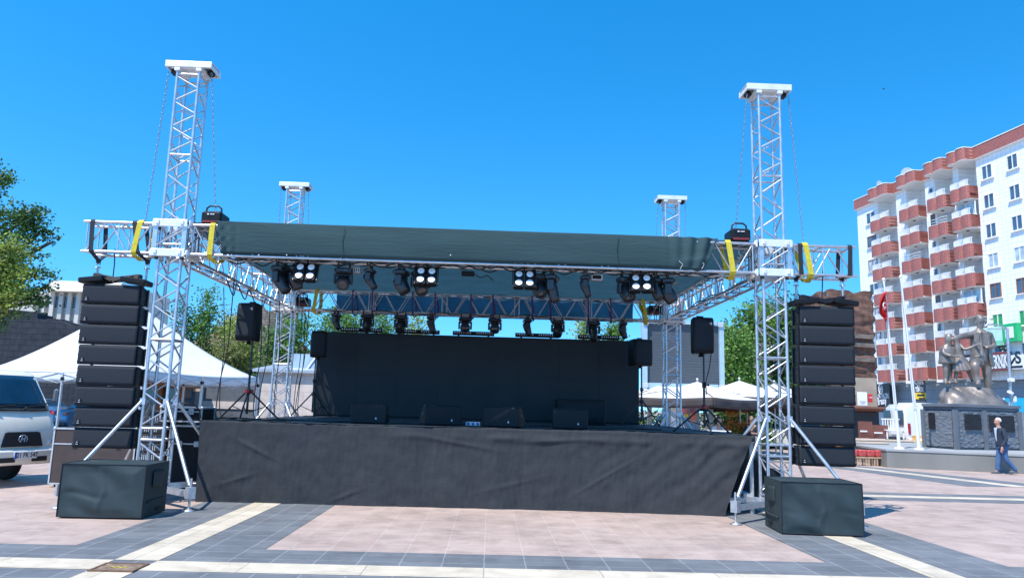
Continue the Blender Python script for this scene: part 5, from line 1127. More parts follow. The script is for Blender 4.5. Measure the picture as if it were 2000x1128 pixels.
# brick ruin and tan house left of the block
M_ruin=brickmat('old_red_brick',(.19,.075,.045),(.13,.06,.04),(.14,.11,.09),1,.42,.14,.02,.95,.9,.5,'xy',.35)
p0,p1=at(1648,570,62),at(1692,570,62); t=thing('brick_ruin','ragged old brick and rubble pier between the right line array and the apartment block','ruin',(p0.x+1,62,0))
b=MB()
def rg(u,v):
    c=[(p0.x-1.5,62),(p1.x+.5,62),(p1.x+.5,66),(p0.x-1.5,66),(p0.x-1.5,62)]; k=min(3,int(u*4)); f=u*4-k; x=c[k][0]+(c[k+1][0]-c[k][0])*f; y=c[k][1]+(c[k+1][1]-c[k][1])*f
    r_=.05*math.sin(v*61+u*37)+.04*math.sin(v*113+u*70); band_=.14 if int(v*9)%3==1 else 0
    return (x+r_,y-(r_+band_),(at(1668,568,62).z+.10*math.sin(u*30)+.06*math.sin(u*71))*v)
b.grid(rg,80,70); b.build('pier',M_ruin,t,True)
b=MB(); 
for py in (655,672,700): q=at(1660,py,61.6); b.box((q.x+.6,61.95,q.z),(3.0,.6,.35),(0,.04,0))
b.build('stone_course',mat('ruin_stone',(.16,.13,.11),.95,0,.4,1.5,bump=.8,bscale=5),t,True)
q0,q1=at(1640,745,60),at(1712,745,60); t=thing('old_house','flat tan rendered house front with two small signs behind the terrace panels','building',((q0.x+q1.x)/2,60,0))
b=MB(); b.box(((q0.x+q1.x)/2,60.8,2.4),(q1.x-q0.x,1.5,4.8)); b.build('wall',mat('tan_render',(.36,.29,.22),.9,0,.15,1,bump=.2,bscale=6),t,True)
b=MB(); b.box(((q0.x+q1.x)/2,59.8,1.1),(q1.x-q0.x-.3,.4,1.9)); b.build('shop_opening',M_dark,t,True)
b=MB(); b.box(((q0.x+q1.x)/2,59.3,2.25),(q1.x-q0.x,1.6,.15),(-.2,0,0)); b.build('awning',mat('brown_awning',(.16,.07,.05),.7,0,.2,3),t,True)
qa,qb=at(1674,765,59.3),at(1694,792,59.3); t=thing('wall_sign','plain white sign board with faint lettering on the tan house','sign',((qa.x+qb.x)/2,59.3,(qa.z+qb.z)/2)); b=MB(); b.box((0,0,0),(qb.x-qa.x,.12,qa.z-qb.z)); b.build('board',M_swhite,t,bevel=.02)
b=MB(); b.box((0,-.07,-.2),(.45,.02,.05)); b.box((0,-.07,-.34),(.3,.02,.04)); b.build('faint_print',mat('print_grey',(.4,.4,.4),.5,0),t)
qa,qb=at(1694.5,769,59.4),at(1704,785,59.4); t=thing('wall_sign','small red sign board with white script next to the white board','sign',((qa.x+qb.x)/2,59.4,(qa.z+qb.z)/2)); b=MB(); b.box((0,0,0),(qb.x-qa.x,.12,qa.z-qb.z)); b.build('board',M_sred,t,bevel=.02)
b=MB(); b.path([(-.14,-.07,.1),(-.05,-.07,-.02),(.02,-.07,.12),(.08,-.07,-.02),(.15,-.07,.08)],.022,5); b.build('script_mark',M_swhite,t)
# faded old house behind the trees
q0,q1=at(1494,640,66),at(1640,620,66); t=thing('old_house','dusty pale old house with a sloping roof edge behind the right trees','building',((q0.x+q1.x)/2,66,0))
zr0,zr1=at(1497,624,66).z,at(1555,604,66).z; b=MB(); b.hexa([(q0.x,66,0),(q1.x,66,0),(q1.x,74,0),(q0.x,74,0),(q0.x,66,zr0),(q1.x,66,zr1+1.4),(q1.x,74,zr1+1.4),(q0.x,74,zr0)]); b.build('wall',mat('dusty_plaster',(.40,.33,.28),.9,0,.2,.8,bump=.2),t,True)
b=MB(); L=(q1.x-q0.x); b.box(((q0.x+q1.x)/2,65.7,(zr0+zr1+1.4)/2+.1),(L*1.03,.8,.25),(0,-math.atan2(zr1+1.4-zr0,L),0)); b.build('eaves',mat('eaves_brown',(.16,.12,.10),.9,0,.2,3),t,True)
for px,py in ((1525,652),(1543,648),(1560,645)): q=at(px,py,65.9); b=MB(); b.box((q.x,65.97,q.z),(.55,.12,1.1)); b.build('window',M_frame,t,True)
# video screen trailer
p00,p10,p11,p01=at(1253,757,30),at(1421,757,30),at(1409,632,30.6),at(1257,634,30.6)
t=thing('video_trailer','grey slatted outdoor video screen in a pale blue frame behind the rear right tower','screen',((p00.x+p10.x)/2,30,0))
zb,zt=p00.z,p11.z; xl,xr=p00.x+.05,p10.x-.12; M_ledf=mat('pale_blue_frame',(.36,.50,.60),.5,.1,.08,3)
def lean(x,z): return x+(z-zb)*0.01
M_slat=brickmat('screen_slats',(.060,.072,.085),(.066,.078,.09),(.035,.042,.05),1,30,.115,.012,.5,.5,0,'x',.06)
b=MB(); b.box(((xl+xr)/2,30.25,(zb+zt)/2),(xr-xl-.36,.2,zt-zb-.3)); b.build('screen_face',M_slat,t,True)
b=MB(); b.box((xl+.09,30.2,(zb+zt)/2),(.20,.4,zt-zb)); b.box((xr-.08,30.2,(zb+zt)/2),(.18,.4,zt-zb)); b.box(((xl+xr)/2,30.2,zt-.06),(xr-xl-.5,.38,.14)); b.box(((xl+xr)/2,30.2,zb+.10),(xr-xl-.5,.38,.24)); b.build('frame',M_ledf,t,True)
for x in (xl+.12,xr-.12):
    for z in (zb+.12,zt-.12): b=MB(); b.box((x,29.97,z),(.22,.08,.18),ch=.02); b.build('corner_lock',M_alu2,t,True)
b=MB(); b.box(((xl+xr)/2,30.5,zb-.35),(xr-xl,1.5,.60)); b.build('trailer_base',M_rail,t,True); b=MB(); b.box(((xl+xr)/2,30.7,1.0),(1.2,.8,2.0)); b.build('mast',M_dark,t,True)
for x in (xl+.4,xr-.4): b=MB(); b.box((x,30.6,.95),(.16,.16,1.9)); b.build('support_leg',M_alu2,t,True)
GBR='trees behind the umbrellas'
for i,a in enumerate([('bright green tree right of the video screen, rising over the umbrellas',1452,612,38,84,M_leaf,11000,.19),('tall dark green tree seen through the front right tower',1512,602,40,96,M_leafd,10000,.19),('light green bush between the video screen and the front right tower',1436,668,36.5,62,M_leaf,6500,.16),('dark tree just left of the right line array',1560,640,40,74,M_leafd,6500,.19)]):
    g=GBU; bush(a[0],a[1],a[2],a[3],a[4],a[5],50+i,a[6],a[7],name='tree')
# hedge behind the cafe
t=thing('hedge','long dark green hedge behind the cafe tables under the umbrellas','hedge',(10.5,33,0))
bl=[((6.0+1.05*k,33+.3*(k%2),.95),(.8,.6,.85)) for k in range(6)]; o,cc=crown('foliage',M_leafd,t,bl,7000,.12,77,clump=20,spread=.5); b=MB()
for k in range(6): b.path([(6.0+1.05*k,33,0),(6.02+1.05*k,33,.9)],.03,5)
b.build('stem',M_bark,t,True)
# umbrellas
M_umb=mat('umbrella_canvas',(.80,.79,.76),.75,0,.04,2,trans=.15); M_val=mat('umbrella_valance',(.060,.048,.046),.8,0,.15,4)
def make_umb():
    t=thing('cafe_umbrella','u','umbrella'); h=1.75; e=2.36; pk=2.95; q=[(-h,-h),(h,-h),(h,h),(-h,h)]
    b=MB()
    for k in range(4):
        A,B=V(*q[k],e),V(*q[(k+1)%4],e)
        def pan(u,v,A=A,B=B): g=A.lerp(B,u); s_=g.lerp(V(0,0,pk),v); s_.z=e+(pk-e)*(v**1.35)-.05*math.sin(PI*u)*(1-v); return tuple(s_)
        b.grid(pan,10,8)
    b.build('canopy',M_umb,t,solid=.006); b=MB()
    for k in range(4):
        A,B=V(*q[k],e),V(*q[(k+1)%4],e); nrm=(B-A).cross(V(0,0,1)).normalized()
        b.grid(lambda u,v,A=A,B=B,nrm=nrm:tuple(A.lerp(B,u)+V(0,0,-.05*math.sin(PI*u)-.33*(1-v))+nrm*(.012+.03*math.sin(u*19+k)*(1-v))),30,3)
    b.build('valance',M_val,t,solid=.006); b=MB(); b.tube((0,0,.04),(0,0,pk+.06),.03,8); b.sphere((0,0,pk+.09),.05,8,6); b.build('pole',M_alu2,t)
    for x,y in q: b=MB(); b.tube((0,0,pk-.14),(x*.97,y*.97,e+.02),.012,5); b.build('rib',M_bark,t)
    b=MB(); b.box((0,0,.05),(.6,.6,.10)); b.build('base',M_dark,t); return t
um=make_umb()
for i,(px,py,Y,rz,l) in enumerate([(1298,744,30.5,.1,'white cafe umbrella farthest left, partly behind the rear right tower'),(1362,744,27.2,.72,'white cafe umbrella with a corner pointing forward, right of the rear tower'),(1444,742,28.6,.05,'white cafe umbrella with the sharpest peak, under the green tree'),(1458,759,31.5,.3,'lower white cafe umbrella farther back under the sharp peaked one'),(1512,748,29.0,.15,'white cafe umbrella seen through the front right tower')]):
    t=um if i==0 else copy_tree(um); p=at(px,py,Y); t.location=(p.x,Y,p.z-2.97); t.rotation_euler=(0,0,rz); t['label']=l; t['group']='cafe umbrellas'
# ticket booth with posters
a,c=at(1310,800,26.5).x,at(1366,800,26.5).x; zt=at(1340,780,26.5).z
t=thing('notice_booth','blue grey metal booth covered with small posters under the umbrellas','booth',((a+c)/2,26.5,0)); b=MB(); b.box(((a+c)/2,27.1,zt/2),(c-a,1.2,zt)); b.build('booth_wall',brickmat('ribbed_metal',(.17,.25,.31),(.19,.27,.33),(.10,.15,.19),1,.14,9,.01,.5,.3,0,'x',.08),t,True)
b=MB(); b.box(((a+c)/2,27.1,zt+.05),(c-a+.2,1.5,.10)); b.build('booth_roof',M_alu2,t,True); b=MB(); b.box((a+.15,26.46,zt/2),(.3,.06,zt-.05)); b.build('corner_panel',M_rail,t,True)
for px,py,w_,h_,mt,nm in ((1341,788,14,11,M_swhite,'white_poster'),(1337,802,11,9,mat('poster_pink',(.62,.20,.22),.5,0,.3,9),'pink_poster'),(1340,811,9,6,M_syel,'yellow_poster'),(1354,811,13,14,mat('poster_orange',(.68,.20,.09),.5,0,.3,7),'orange_poster'),(1352,800,9,9,mat('poster_violet',(.30,.08,.16),.5,0,.3,9),'violet_poster'),(1353,822,12,6,mat('poster_salmon',(.66,.30,.25),.5,0,.2,7),'salmon_poster')):
    q=at(px,py,26.48); s_=26.48/FOC; b=MB(); b.box((q.x,26.485,q.z),(w_*s_,.02,h_*s_)); b.build(nm,mt,t,True)
# cafe people, tables, flowers
M_skin=mat('skin_tone',(.42,.25,.17),.55,0,.06,8); M_hairb=mat('hair_black',(.012,.010,.010),.7,0,.2,40); M_shirtw=mat('shirt_white',(.62,.60,.60),.8,0,.06,6); M_shirtd=mat('shirt_dark',(.02,.025,.035),.8,0,.1,6); M_trd=mat('trousers_dark',(.03,.032,.04),.8,0,.1,6)
def head_nodes(c,f,s=1.0):   # neck base c, facing f; returns nodes,edges (index 0 = neck)
    c=Vector(c); f=Vector(f).normalized(); N=[tuple(c)+(.056*s,),tuple(c+V(0,0,.075*s)+f*.012*s)+(.056*s,),tuple(c+V(0,0,.135*s)+f*.028*s)+((.070*s,.078*s)),tuple(c+V(0,0,.20*s)+f*.02*s)+((.078*s,.092*s)),tuple(c+V(0,0,.255*s)+f*.012*s)+((.066*s,.080*s)),tuple(c+V(0,0,.15*s)+f*.118*s)+(.016*s,)]
    N=[n if len(n)==4 else (n[0],n[1],n[2],(n[3],n[4])) for n in N]; return N,[(0,1),(1,2),(2,3),(3,4),(2,5)]
def facebits(t,c,f,s=1.0,hair=M_hairb,skinm=M_skin,par=None):
    c=Vector(c); f=Vector(f).normalized(); r=f.cross(V(0,0,1)).normalized(); par=par or t
    b=MB(); b.sphere(c+V(0,0,.208*s)-f*.012*s,.097*s,14,10,(.86,1.0,1.0),(0,0,math.atan2(f.y,f.x)+PI/2)); b.v=[v for v in b.v]
    # hair: keep the cap above the brow and behind the ears
    nv=[]
    for v in b.v:
        d=Vector(v)-(c+V(0,0,.20*s)); ff=d.dot(f)
        if d.z<.035*s and ff>-.02*s: v=tuple(Vector(v)-f*(ff+.02*s)*.9)
        if d.z<-.03*s: v=(v[0],v[1],c.z+.17*s)
        nv.append(v)
    b.v=nv; b.build('hair',hair,par)
    for s_ in (-1,1):
        b=MB(); b.sphere(c+V(0,0,.175*s)+f*.088*s+r*s_*.030*s,.009*s,8,6); b.build('eye',M_hairb,par)
        b=MB(); b.sphere(c+V(0,0,.165*s)+f*.005*s+r*s_*.080*s,.026*s,8,6,(.4,.7,1)); b.build('ear',skinm,par)
    b=MB(); b.box(c+V(0,0,.108*s)+f*.095*s,(.04*s,.012*s,.008*s),(0,0,math.atan2(f.y,f.x)+PI/2),ch=.002); b.build('mouth',mat('lip',(.30,.12,.10),.5,0),par)
def sitter(label,px,py,Y,f,shirt,rz):
    p=at(px,py,Y); base=V(p.x,Y,0); t=thing('person',label,'person',base,None); hz=p.z-.10; sh=hz-.10; hip=sh-.50
    f=Vector(f).normalized(); r=f.cross(V(0,0,1)).normalized(); o=V(0,0,0)
    H=V(0,0,hip); C=V(0,0,sh)+f*.10; NK=V(0,0,hz)+f*.13
    N=[tuple(H)+((.15,.12),),tuple(H*.5+C*.5-f*.02)+((.14,.11),),tuple(C-V(0,0,.06))+((.15,.10),)]; E=[(0,1),(1,2)]
    hn,he=head_nodes(NK,f); i=len(N); N+=hn; E+=[(2,i)]+[(a+i,b_+i) for a,b_ in he]
    for s_ in (-1,1):
        S_=C+r*s_*.19; el=S_+V(0,0,-.27)+f*.10+r*s_*.05; wr=el+f*.22+V(0,0,.03)-r*s_*.10; i=len(N); N+=[tuple(S_)+(.055,),tuple(el)+(.042,),tuple(wr)+(.028,)]; E+=[(2,i),(i,i+1),(i+1,i+2)]
        hN,hE=hand_nodes(wr,f-r*s_*.2,s_); j=len(N); N+=hN; E+=[((i+2) if a<0 else a+j,b_+j) for a,b_ in hE]
        kn=H+f*.42+r*s_*.12+V(0,0,-.02); an=V(kn.x,kn.y,.09)-f*.04; to=an+f*.14+V(0,0,-.05); i=len(N); N+=[tuple(H+r*s_*.09)+(.085,),tuple(kn)+(.062,),tuple(an)+(.042,),tuple(to)+(.035,)]; E+=[(0,i),(i,i+1),(i+1,i+2),(i+2,i+3)]
    skin('body',N,E,M_skin,t)
    N=[tuple(H+V(0,0,.0))+((.175,.14),),tuple(H*.5+C*.5-f*.02)+((.165,.13),),tuple(C-V(0,0,.05))+((.165,.12),)]; E=[(0,1),(1,2)]
    for s_ in (-1,1): S_=C+r*s_*.19; el=S_+V(0,0,-.27)+f*.10+r*s_*.05; i=len(N); N+=[tuple(S_)+(.075,),tuple(el)+(.058,)]; E+=[(2,i),(i,i+1)]
    skin('shirt',N,E,shirt,t)
    N=[tuple(H+V(0,0,-.02))+((.18,.14),)]; E=[]
    for s_ in (-1,1): kn=H+f*.42+r*s_*.12+V(0,0,-.02); an=V(kn.x,kn.y,.12)-f*.04; i=len(N); N+=[tuple(H+r*s_*.09+f*.08)+(.10,),tuple(kn)+(.078,),tuple(an)+(.06,)]; E+=[(0,i),(i,i+1),(i+1,i+2)]
    skin('trousers',N,E,M_trd,t); facebits(t,NK,f); return t,hip
t1,h1=sitter('man in a white shirt sitting at a cafe table, looking down',1398,824,25.5,(.5,-.85,0),M_shirtw,0); t2,h2_=sitter('person in dark clothes sitting under the sharp peaked umbrella',1470,820,26.5,(-.6,-.8,0),M_shirtd,0)
def chair(label,loc,rz,mt,group=None):
    t=thing('cafe_chair',label,'chair',loc,group,rz)
    b=MB(); b.box((0,0,.44),(.42,.42,.04),ch=.01); b.build('seat',mt,t)
    b=MB(); b.box((0,.20,.72),(.40,.03,.26),(.12,0,0),ch=.008); b.build('backrest',mt,t)
    for sx in (-1,1):
        for sy in (-1,1): b=MB(); b.tube((sx*.18,sy*.18,.43 if sy<0 else .85),(sx*.20,sy*.20,0),.016,6); b.build('leg',M_bark,t)
    return t
for q,l,hh in ((t1,'plain dark cafe chair under the man in the white shirt',h1),(t2,'plain dark cafe chair under the person in dark clothes',h2_)):
    chair(l,q.location+V(0,.05,hh-.57),0,M_dark,'cafe chairs in use')
p=at(1405,842,24.6); t=thing('cafe_table','small table with a white top before the man in the white shirt','table',(p.x,24.6,0)); zt=at(1405,841,24.6).z
b=MB(); b.box((0,0,zt),(.62,.55,.03),ch=.008); b.build('tabletop',M_swhite,t); b=MB(); b.tube((0,0,0),(0,0,zt),.03,8); b.build('pedestal',M_dark,t); b=MB(); b.lathe([(.25,0),(.25,.02),(.05,.05)]); b.build('foot',M_dark,t)
M_flo=mat('flower_orange',(.75,.20,.03),.6,0,.3,5,island=.3); M_pot=mat('planter_wood',(.42,.25,.10),.8,0,.2,5)
for px,py,Y,l,wd in ((1430,833,27.0,'long planter of orange flowers behind the man in the white shirt',.95),(1453,832,27.4,'tall wooden planter with orange blooms beside the person in dark clothes',.35)):
    p=at(px,py,Y); t=thing('flower_planter',l,'planter',(p.x,Y,0),'cafe planters'); z0=p.z-.25
    b=MB(); b.box((0,0,z0/2),(wd,.4,z0),ch=.01); b.build('planter_box',M_pot,t)
    o,_=crown('flowers',M_flo,t,[((p.x,Y,p.z-.05),(wd*.55,.25,.22))],700,.06,int(px),clump=10); o['kind']='stuff'; o,_=crown('leaves',M_leaf,t,[((p.x,Y,p.z-.15),(wd*.55,.25,.2))],400,.08,int(px)+1,clump=10)
for px,py,Y,l in ((1429,795,29.5,'round hanging flower ball with orange blooms, left of the pole'),(1454,786,29.8,'round hanging flower ball higher up near the umbrella valance')):
    p=at(px,py+12,Y); t=thing('hanging_flowers',l,'hanging plant',(p.x,Y,p.z),'hanging flower balls'); o,_=crown('flowers',M_flo,t,[(tuple(p),(.16,.16,.16))],260,.06,int(px)+5,clump=8); o['kind']='stuff'; b=MB(); b.path([p,p+V(0,0,.6)],.006,4); b.build('cord',M_bark,t,True)
# white cars and vans behind
M_carw=mat('car_white',(.74,.74,.73),.25,0,.03,3,coat=.6)
p=gd(1262,836); car('white car seen end on between the dark screen and the tower, nearer one',(p.x-.1,36,0),R(-80),M_carw,group='white cars behind the stage')
car('smaller looking white car farther off, right against the rear right tower',(at(1288,800,41).x,41,0),R(-60),M_carw,group='white cars behind the stage')
VANP=[(-2.6,.35),(-2.66,.9),(-2.6,2.05),(-2.4,2.25),(1.2,2.25),(1.7,1.95),(2.2,1.15),(2.75,.95),(2.85,.6),(2.85,.35)]
def vex(t):
    for s in (-1,1): b=MB(); b.box((-2.45,s*.96,1.0),(.12,.05,.55)); b.build('tail_light',M_tail,t)
    b=MB(); b.box((-2.64,0,.45),(.10,1.7,.2),ch=.03); b.build('bumper',M_dark,t); [MB().box((-2.69,q_,1.55),(.02,.6,.75)).build('rear_window',M_cglass,t) for q_ in (.55,-.55)]; b=MB(); b.box((-2.69,0,.75),(.02,.5,.12)); b.build('number_plate',M_plate,t)
    b=MB(); b.box((-.4,0,2.30),(3.2,1.2,.08),ch=.02); b.build('roof_rack',M_carw,t)
p=at(1740,860,38); vehicle('parked_van','white van with dark side windows and a red tail light behind the flagpoles','van',(at(1742,850,39.5).x+2.7,39.5,.12),R(4),VANP,.98,M_carw,[[(-1.7,1.25),(-1.7,1.98),(-.3,1.98),(-.3,1.25)],[(-.1,1.25),(-.1,1.98),(.9,1.98),(.9,1.25)],[(1.0,1.2),(1.0,1.9),(1.45,1.85),(1.95,1.2)]],(-1.7,1.8),((2.2,1.18),(1.72,1.93)),None,[('headlight',(2.75,.7,.8),(.2,.35,.2),M_lens)],.34,belt=1.2,extra=vex)
M_caro=mat('taxi_orange',(.72,.36,.03),.3,0,.05,3,coat=.5)
p=at(1812,850,34); car('orange and white car just behind the left edge of the statue pedestal',(p.x+1.3,33.5,.0),R(170),M_caro,'car','parked_car')
# terrace wall, panels, chairs
M_beige=mat('beige_stone',(.62,.50,.40),.9,0,.12,1.5,bump=.25,bscale=5)
a,c=at(1655,880,33).x,at(1786,880,33).x; zt=at(1700,860,33).z; zb2=0
t=thing('low_wall','low beige stone wall below the brown terrace panels','wall',((a+c)/2,33,0)); b=MB(); b.box(((a+c)/2,33.3,zt/2),(c-a,.6,zt)); b.build('wall_body',M_beige,t,True); b=MB(); b.box(((a+c)/2,33.25,zt+.03),(c-a+.1,.75,.06)); b.build('coping',M_beige,t,True)
a2=at(1725,900,30).x; t=thing('low_wall','short pale wall stub behind the stacked red chairs','wall',(at(1690,890,29.5).x,29.5,0)); b=MB(); x0=at(1660,890,29.5).x; b.box(((x0+a2)/2,29.7,.32),(a2-x0,.4,.64)); b.build('wall_body',M_beige,t,True); b=MB(); b.box(((x0+a2)/2,29.7,.66),(a2-x0+.06,.46,.05)); b.build('coping',M_beige,t,True)
M_brown=mat('brown_panel',(.20,.075,.055),.7,0,.15,2,bump=.15)
for px0,px1,pyt,l,Y in ((1679,1702,822,'left brown wooden terrace panel beside the line array',34.2),(1705,1733,829,'right brown slatted terrace panel next to the white bench',34.6)):
    a,c=at(px0,850,Y).x,at(px1,850,Y).x; z0,z1=zt+.06,at(px0,pyt,Y).z; t=thing('terrace_panel',l,'panel',((a+c)/2,Y,z0),'brown terrace panels'); h=z1-z0
    b=MB(); b.box((0,0,h/2+.08),(c-a,.06,h-.16)); b.build('panel_board',M_brown,t); 
    for x in (-(c-a)/2,(c-a)/2): b=MB(); b.box((x,0,h/2),(.07,.09,h)); b.build('post',M_brown,t)
    b=MB()
    for k in range(9): b.box((-(c-a)/2+.06+(c-a-.12)*k/8,-.05,h*.16),(.03,.03,h*.28))
    b.build('slat_row',M_brown,t)
    b=MB(); b.box((-.1,-.045,h*.42),((c-a)*.6,.02,.07)); b.build('pale_streak',M_rail,t)
a=at(1740,845,34.8); t=thing('garden_bench','white slatted bench standing behind the brown terrace panels','bench',(a.x,34.8,zt+.06)); 
b=MB()
for k in range(7): b.box((-.36+.12*k,0,.62),(.05,.03,.50))
b.box((0,0,.90),(.85,.05,.06)); b.build('backrest',M_rail,t); b=MB(); b.box((0,-.22,.40),(.85,.45,.05)); b.build('seat',M_rail,t)
for sx in (-1,1): b=MB(); b.box((sx*.38,-.38,.19),(.05,.05,.38)); b.build('leg',M_rail,t)
M_redc=mat('chair_red_pattern',(.48,.07,.07),.7,0,.45,14); M_wood=mat('chair_wood',(.50,.34,.22),.7,0,.15,6)
for k,(px,l) in enumerate(((1680,'red patterned low stool nearest the line array'),(1694,'second red patterned low stool from the line array'),(1708,'third red patterned low stool from the line array'),(1722,'red patterned low stool nearest the grey concrete kerb wall'))):
    p=gd(px,910); t=thing('low_stool',l,'stool',(p.x,26.0,0),'red patterned stools'); 
    b=MB(); b.box((0,0,.42),(.24,.30,.22),ch=.03); b.build('cushion',M_redc,t); b=MB(); b.box((0,0,.28),(.25,.31,.05)); b.build('seat_frame',M_wood,t)
    for sx in (-1,1):
        for sy in (-1,1): b=MB(); b.box((sx*.10,sy*.12,.13),(.035,.035,.26)); b.build('leg',M_wood,t)
t=thing('orange_barrier','narrow orange board leaning beside the red stools','barrier',(gd(1672,912).x,26.2,0)); b=MB(); b.box((0,0,.36),(.16,.06,.72),(.12,0,0),ch=.01); b.build('board',mat('barrier_orange',(.72,.26,.06),.6,0,.1,4),t); b=MB(); b.box((0,.1,.02),(.2,.3,.04)); b.build('foot',M_dark,t)
# statue plaza: low concrete platform
M_conc=mat('grey_concrete',(.21,.21,.195),.85,0,.14,.9,bump=.2,bscale=12,stretch=(1,1,.35)); M_pave=mat('platform_paving',(.33,.34,.34),.8,0,.1,1)
PZ=.60; pts=[gd(1733,912),gd(1990,924)]; A=V(pts[0].x,pts[0].y,0); B=V(pts[1].x,pts[1].y,0); d=(B-A).normalized(); Cc=V(gd(1722,908).x-.1,29.2,0); pl=[(A.x,A.y),(B.x+d.x*9,B.y+d.y*9),(B.x+12,36),(17.2,36),(Cc.x+.55,30.5)]
t=thing('statue_platform','low grey concrete platform wall carrying the statue pedestal and flagpoles','platform',(19,27,0))
b=MB(); b.prism(pl,PZ-.06); b.build('wall_body',M_conc,t,True)
b=MB(); cx=sum(p[0] for p in pl)/5; cy=sum(p[1] for p in pl)/5; b.prism([(cx+(x-cx)*1.004,cy+(y-cy)*1.004) for x,y in pl],.06,None,PZ-.059); b.build('platform_paving',M_pave,t,True)
# pedestal
M_ped=mat('pedestal_stone',(.13,.145,.165),.8,0,.12,2,bump=.15); M_rough=mat('rough_stone_panel',(.15,.165,.185),.9,0,.2,3,bump=.8,bscale=12,stretch=(1,1,2.6)); M_bronzep=mat('dark_bronze_plaque',(.025,.022,.024),.5,.3,.4,9,bump=.7,bscale=22)
q1=at(1868,880,26.6); PT=at(1900,789,26.8).z; q0=at(1808,880,28.0); q2=at(1996,880,27.3); y1=26.6
pq=[(q0.x,28.0),(q1.x,y1),(q2.x,27.3),(q2.x+.4,30.5),(q0.x+2.7,31.0)]
t=thing('statue_pedestal','dark grey stone pedestal with rough panels and dark plaques under the statue','pedestal',(q1.x+.8,28.4,PZ))
b=MB(); cx=sum(p[0] for p in pq)/5; cy=sum(p[1] for p in pq)/5; b.prism([(cx+(x-cx)*.985,cy+(y-cy)*.985) for x,y in pq],PT-PZ-.08,None,PZ+.002); b.build('core',M_ped,t,True)
b=MB(); b.prism([(cx+(x-cx)*1.04,cy+(y-cy)*1.04) for x,y in pq],.10,None,PT-.10); b.prism([(cx+(x-cx)*1.005,cy+(y-cy)*1.005) for x,y in pq],.10,None,PT-.205); b.build('cornice',M_ped,t,True)
def panel(P,Q,f0,f1,z0,z1,mt,nm,out=.03,th=.04,parent=t,rough=True):
    P=V(P[0],P[1],0); Q=V(Q[0],Q[1],0); dd=(Q-P).normalized(); n=V(dd.y,-dd.x,0); c0=P+(Q-P)*f0+n*out; c1=P+(Q-P)*f1+n*out
    b=MB()
    if rough:
        rr=random.Random(int(f0*100)+int(z0*50)); ph=rr.random()*9
        b.grid(lambda u,v:tuple(c0.lerp(c1,u)+V(0,0,z0+(z1-z0)*v)+n*(.022*mnoise.noise((u*7+ph,v*26,ph))+.012*mnoise.noise((u*18,v*60,ph)))),60,46); return b.build(nm,mt,parent,True)
    b.grid(lambda u,v:tuple(c0.lerp(c1,u)+V(0,0,z0+(z1-z0)*v)+n*.01*math.sin(u*23+v*37)),20,20); return b.build(nm,mt,parent,True,solid=.03)
zA,zB=PZ+.08,PT-.26; mid=.44
panel(pq[0],pq[1],.06,.94,zA,zB,M_rough,'rough_panel'); panel(pq[1],pq[2],.05,mid-.03,zA,zB,M_rough,'rough_panel'); panel(pq[1],pq[2],mid+.04,.95,zA,zB,M_rough,'rough_panel')
panel(pq[0],pq[1],.22,.42,PZ+.70,PZ+1.28,M_bronzep,'plaque',.075,rough=False); panel(pq[1],pq[2],.13,.37,PZ+.72,zB-.10,M_bronzep,'plaque',.075,rough=False); panel(pq[1],pq[2],mid+.06,.88,PZ+.66,zB-.12,M_bronzep,'plaque',.075,rough=False)
for P,Q,f in ((pq[1],pq[2],.005),(pq[1],pq[2],mid),(pq[1],pq[2],.985),(pq[0],pq[1],.012)):
    P=V(P[0],P[1],0); Q=V(Q[0],Q[1],0); c=P+(Q-P)*f; b=MB(); dd=(Q-P).normalized(); b.box(c+V(dd.y*.03,-dd.x*.03,(PZ+PT-.2)/2),(.15,.12,PT-PZ-.22),(0,0,math.atan2(dd.y,dd.x))); b.build('corner_strip',M_ped,t,True)
b=MB(); b.prism([(cx+(x-cx)*.93,cy+(y-cy)*.93) for x,y in pq],.012,None,PT); b.build('top_slab',mat('dusty_top',(.42,.40,.36),.9,0,.1,2),t,True)
# bronze group
M_brz=mat('weathered_bronze',(.225,.19,.165),.45,.35,.35,3,bump=.35,bscale=14)
SYd=28.4
def sp_(px,py,dy=0): return at(px,py,SYd+dy)
st_=thing('statue_group','weathered bronze statue of a standing man in a suit beside two children','statue',(sp_(1900,780).x,SYd,PT))
b=MB()
x0,x1=sp_(1836,780).x,sp_(1962,780).x
def rock(u,v):
    a=u*2*PI; rx=(x1-x0)/2; cx_=(x0+x1)/2; hgt=.66-.50*max(0,(math.cos(a)*.9))**1.5*(1-v*.3); nz=1+.08*math.sin(a*5+2)+.06*math.sin(a*9+v*7); zz=v**.7
    nz+=.05*math.copysign(abs(math.sin(a*4+v*6))**.3,math.sin(a*4+v*6))*(1-v); return (cx_+rx*nz*math.cos(a)*(1-.35*v),SYd+.85*nz*math.sin(a)*(1-.4*v),PT+.012+hgt*min(1,zz*1.15)+.05*math.sin(a*7+v*11)*v*(1-v)*2)
b.grid(rock,56,16); b.add([rock(i/56,1) for i in range(56)],[tuple(range(56))]); b.build('rock_base',M_brz,st_,True)
def P4(px,py,r,dy=0): return tuple(sp_(px,py,dy))+(r,)
mpx=SYd/FOC
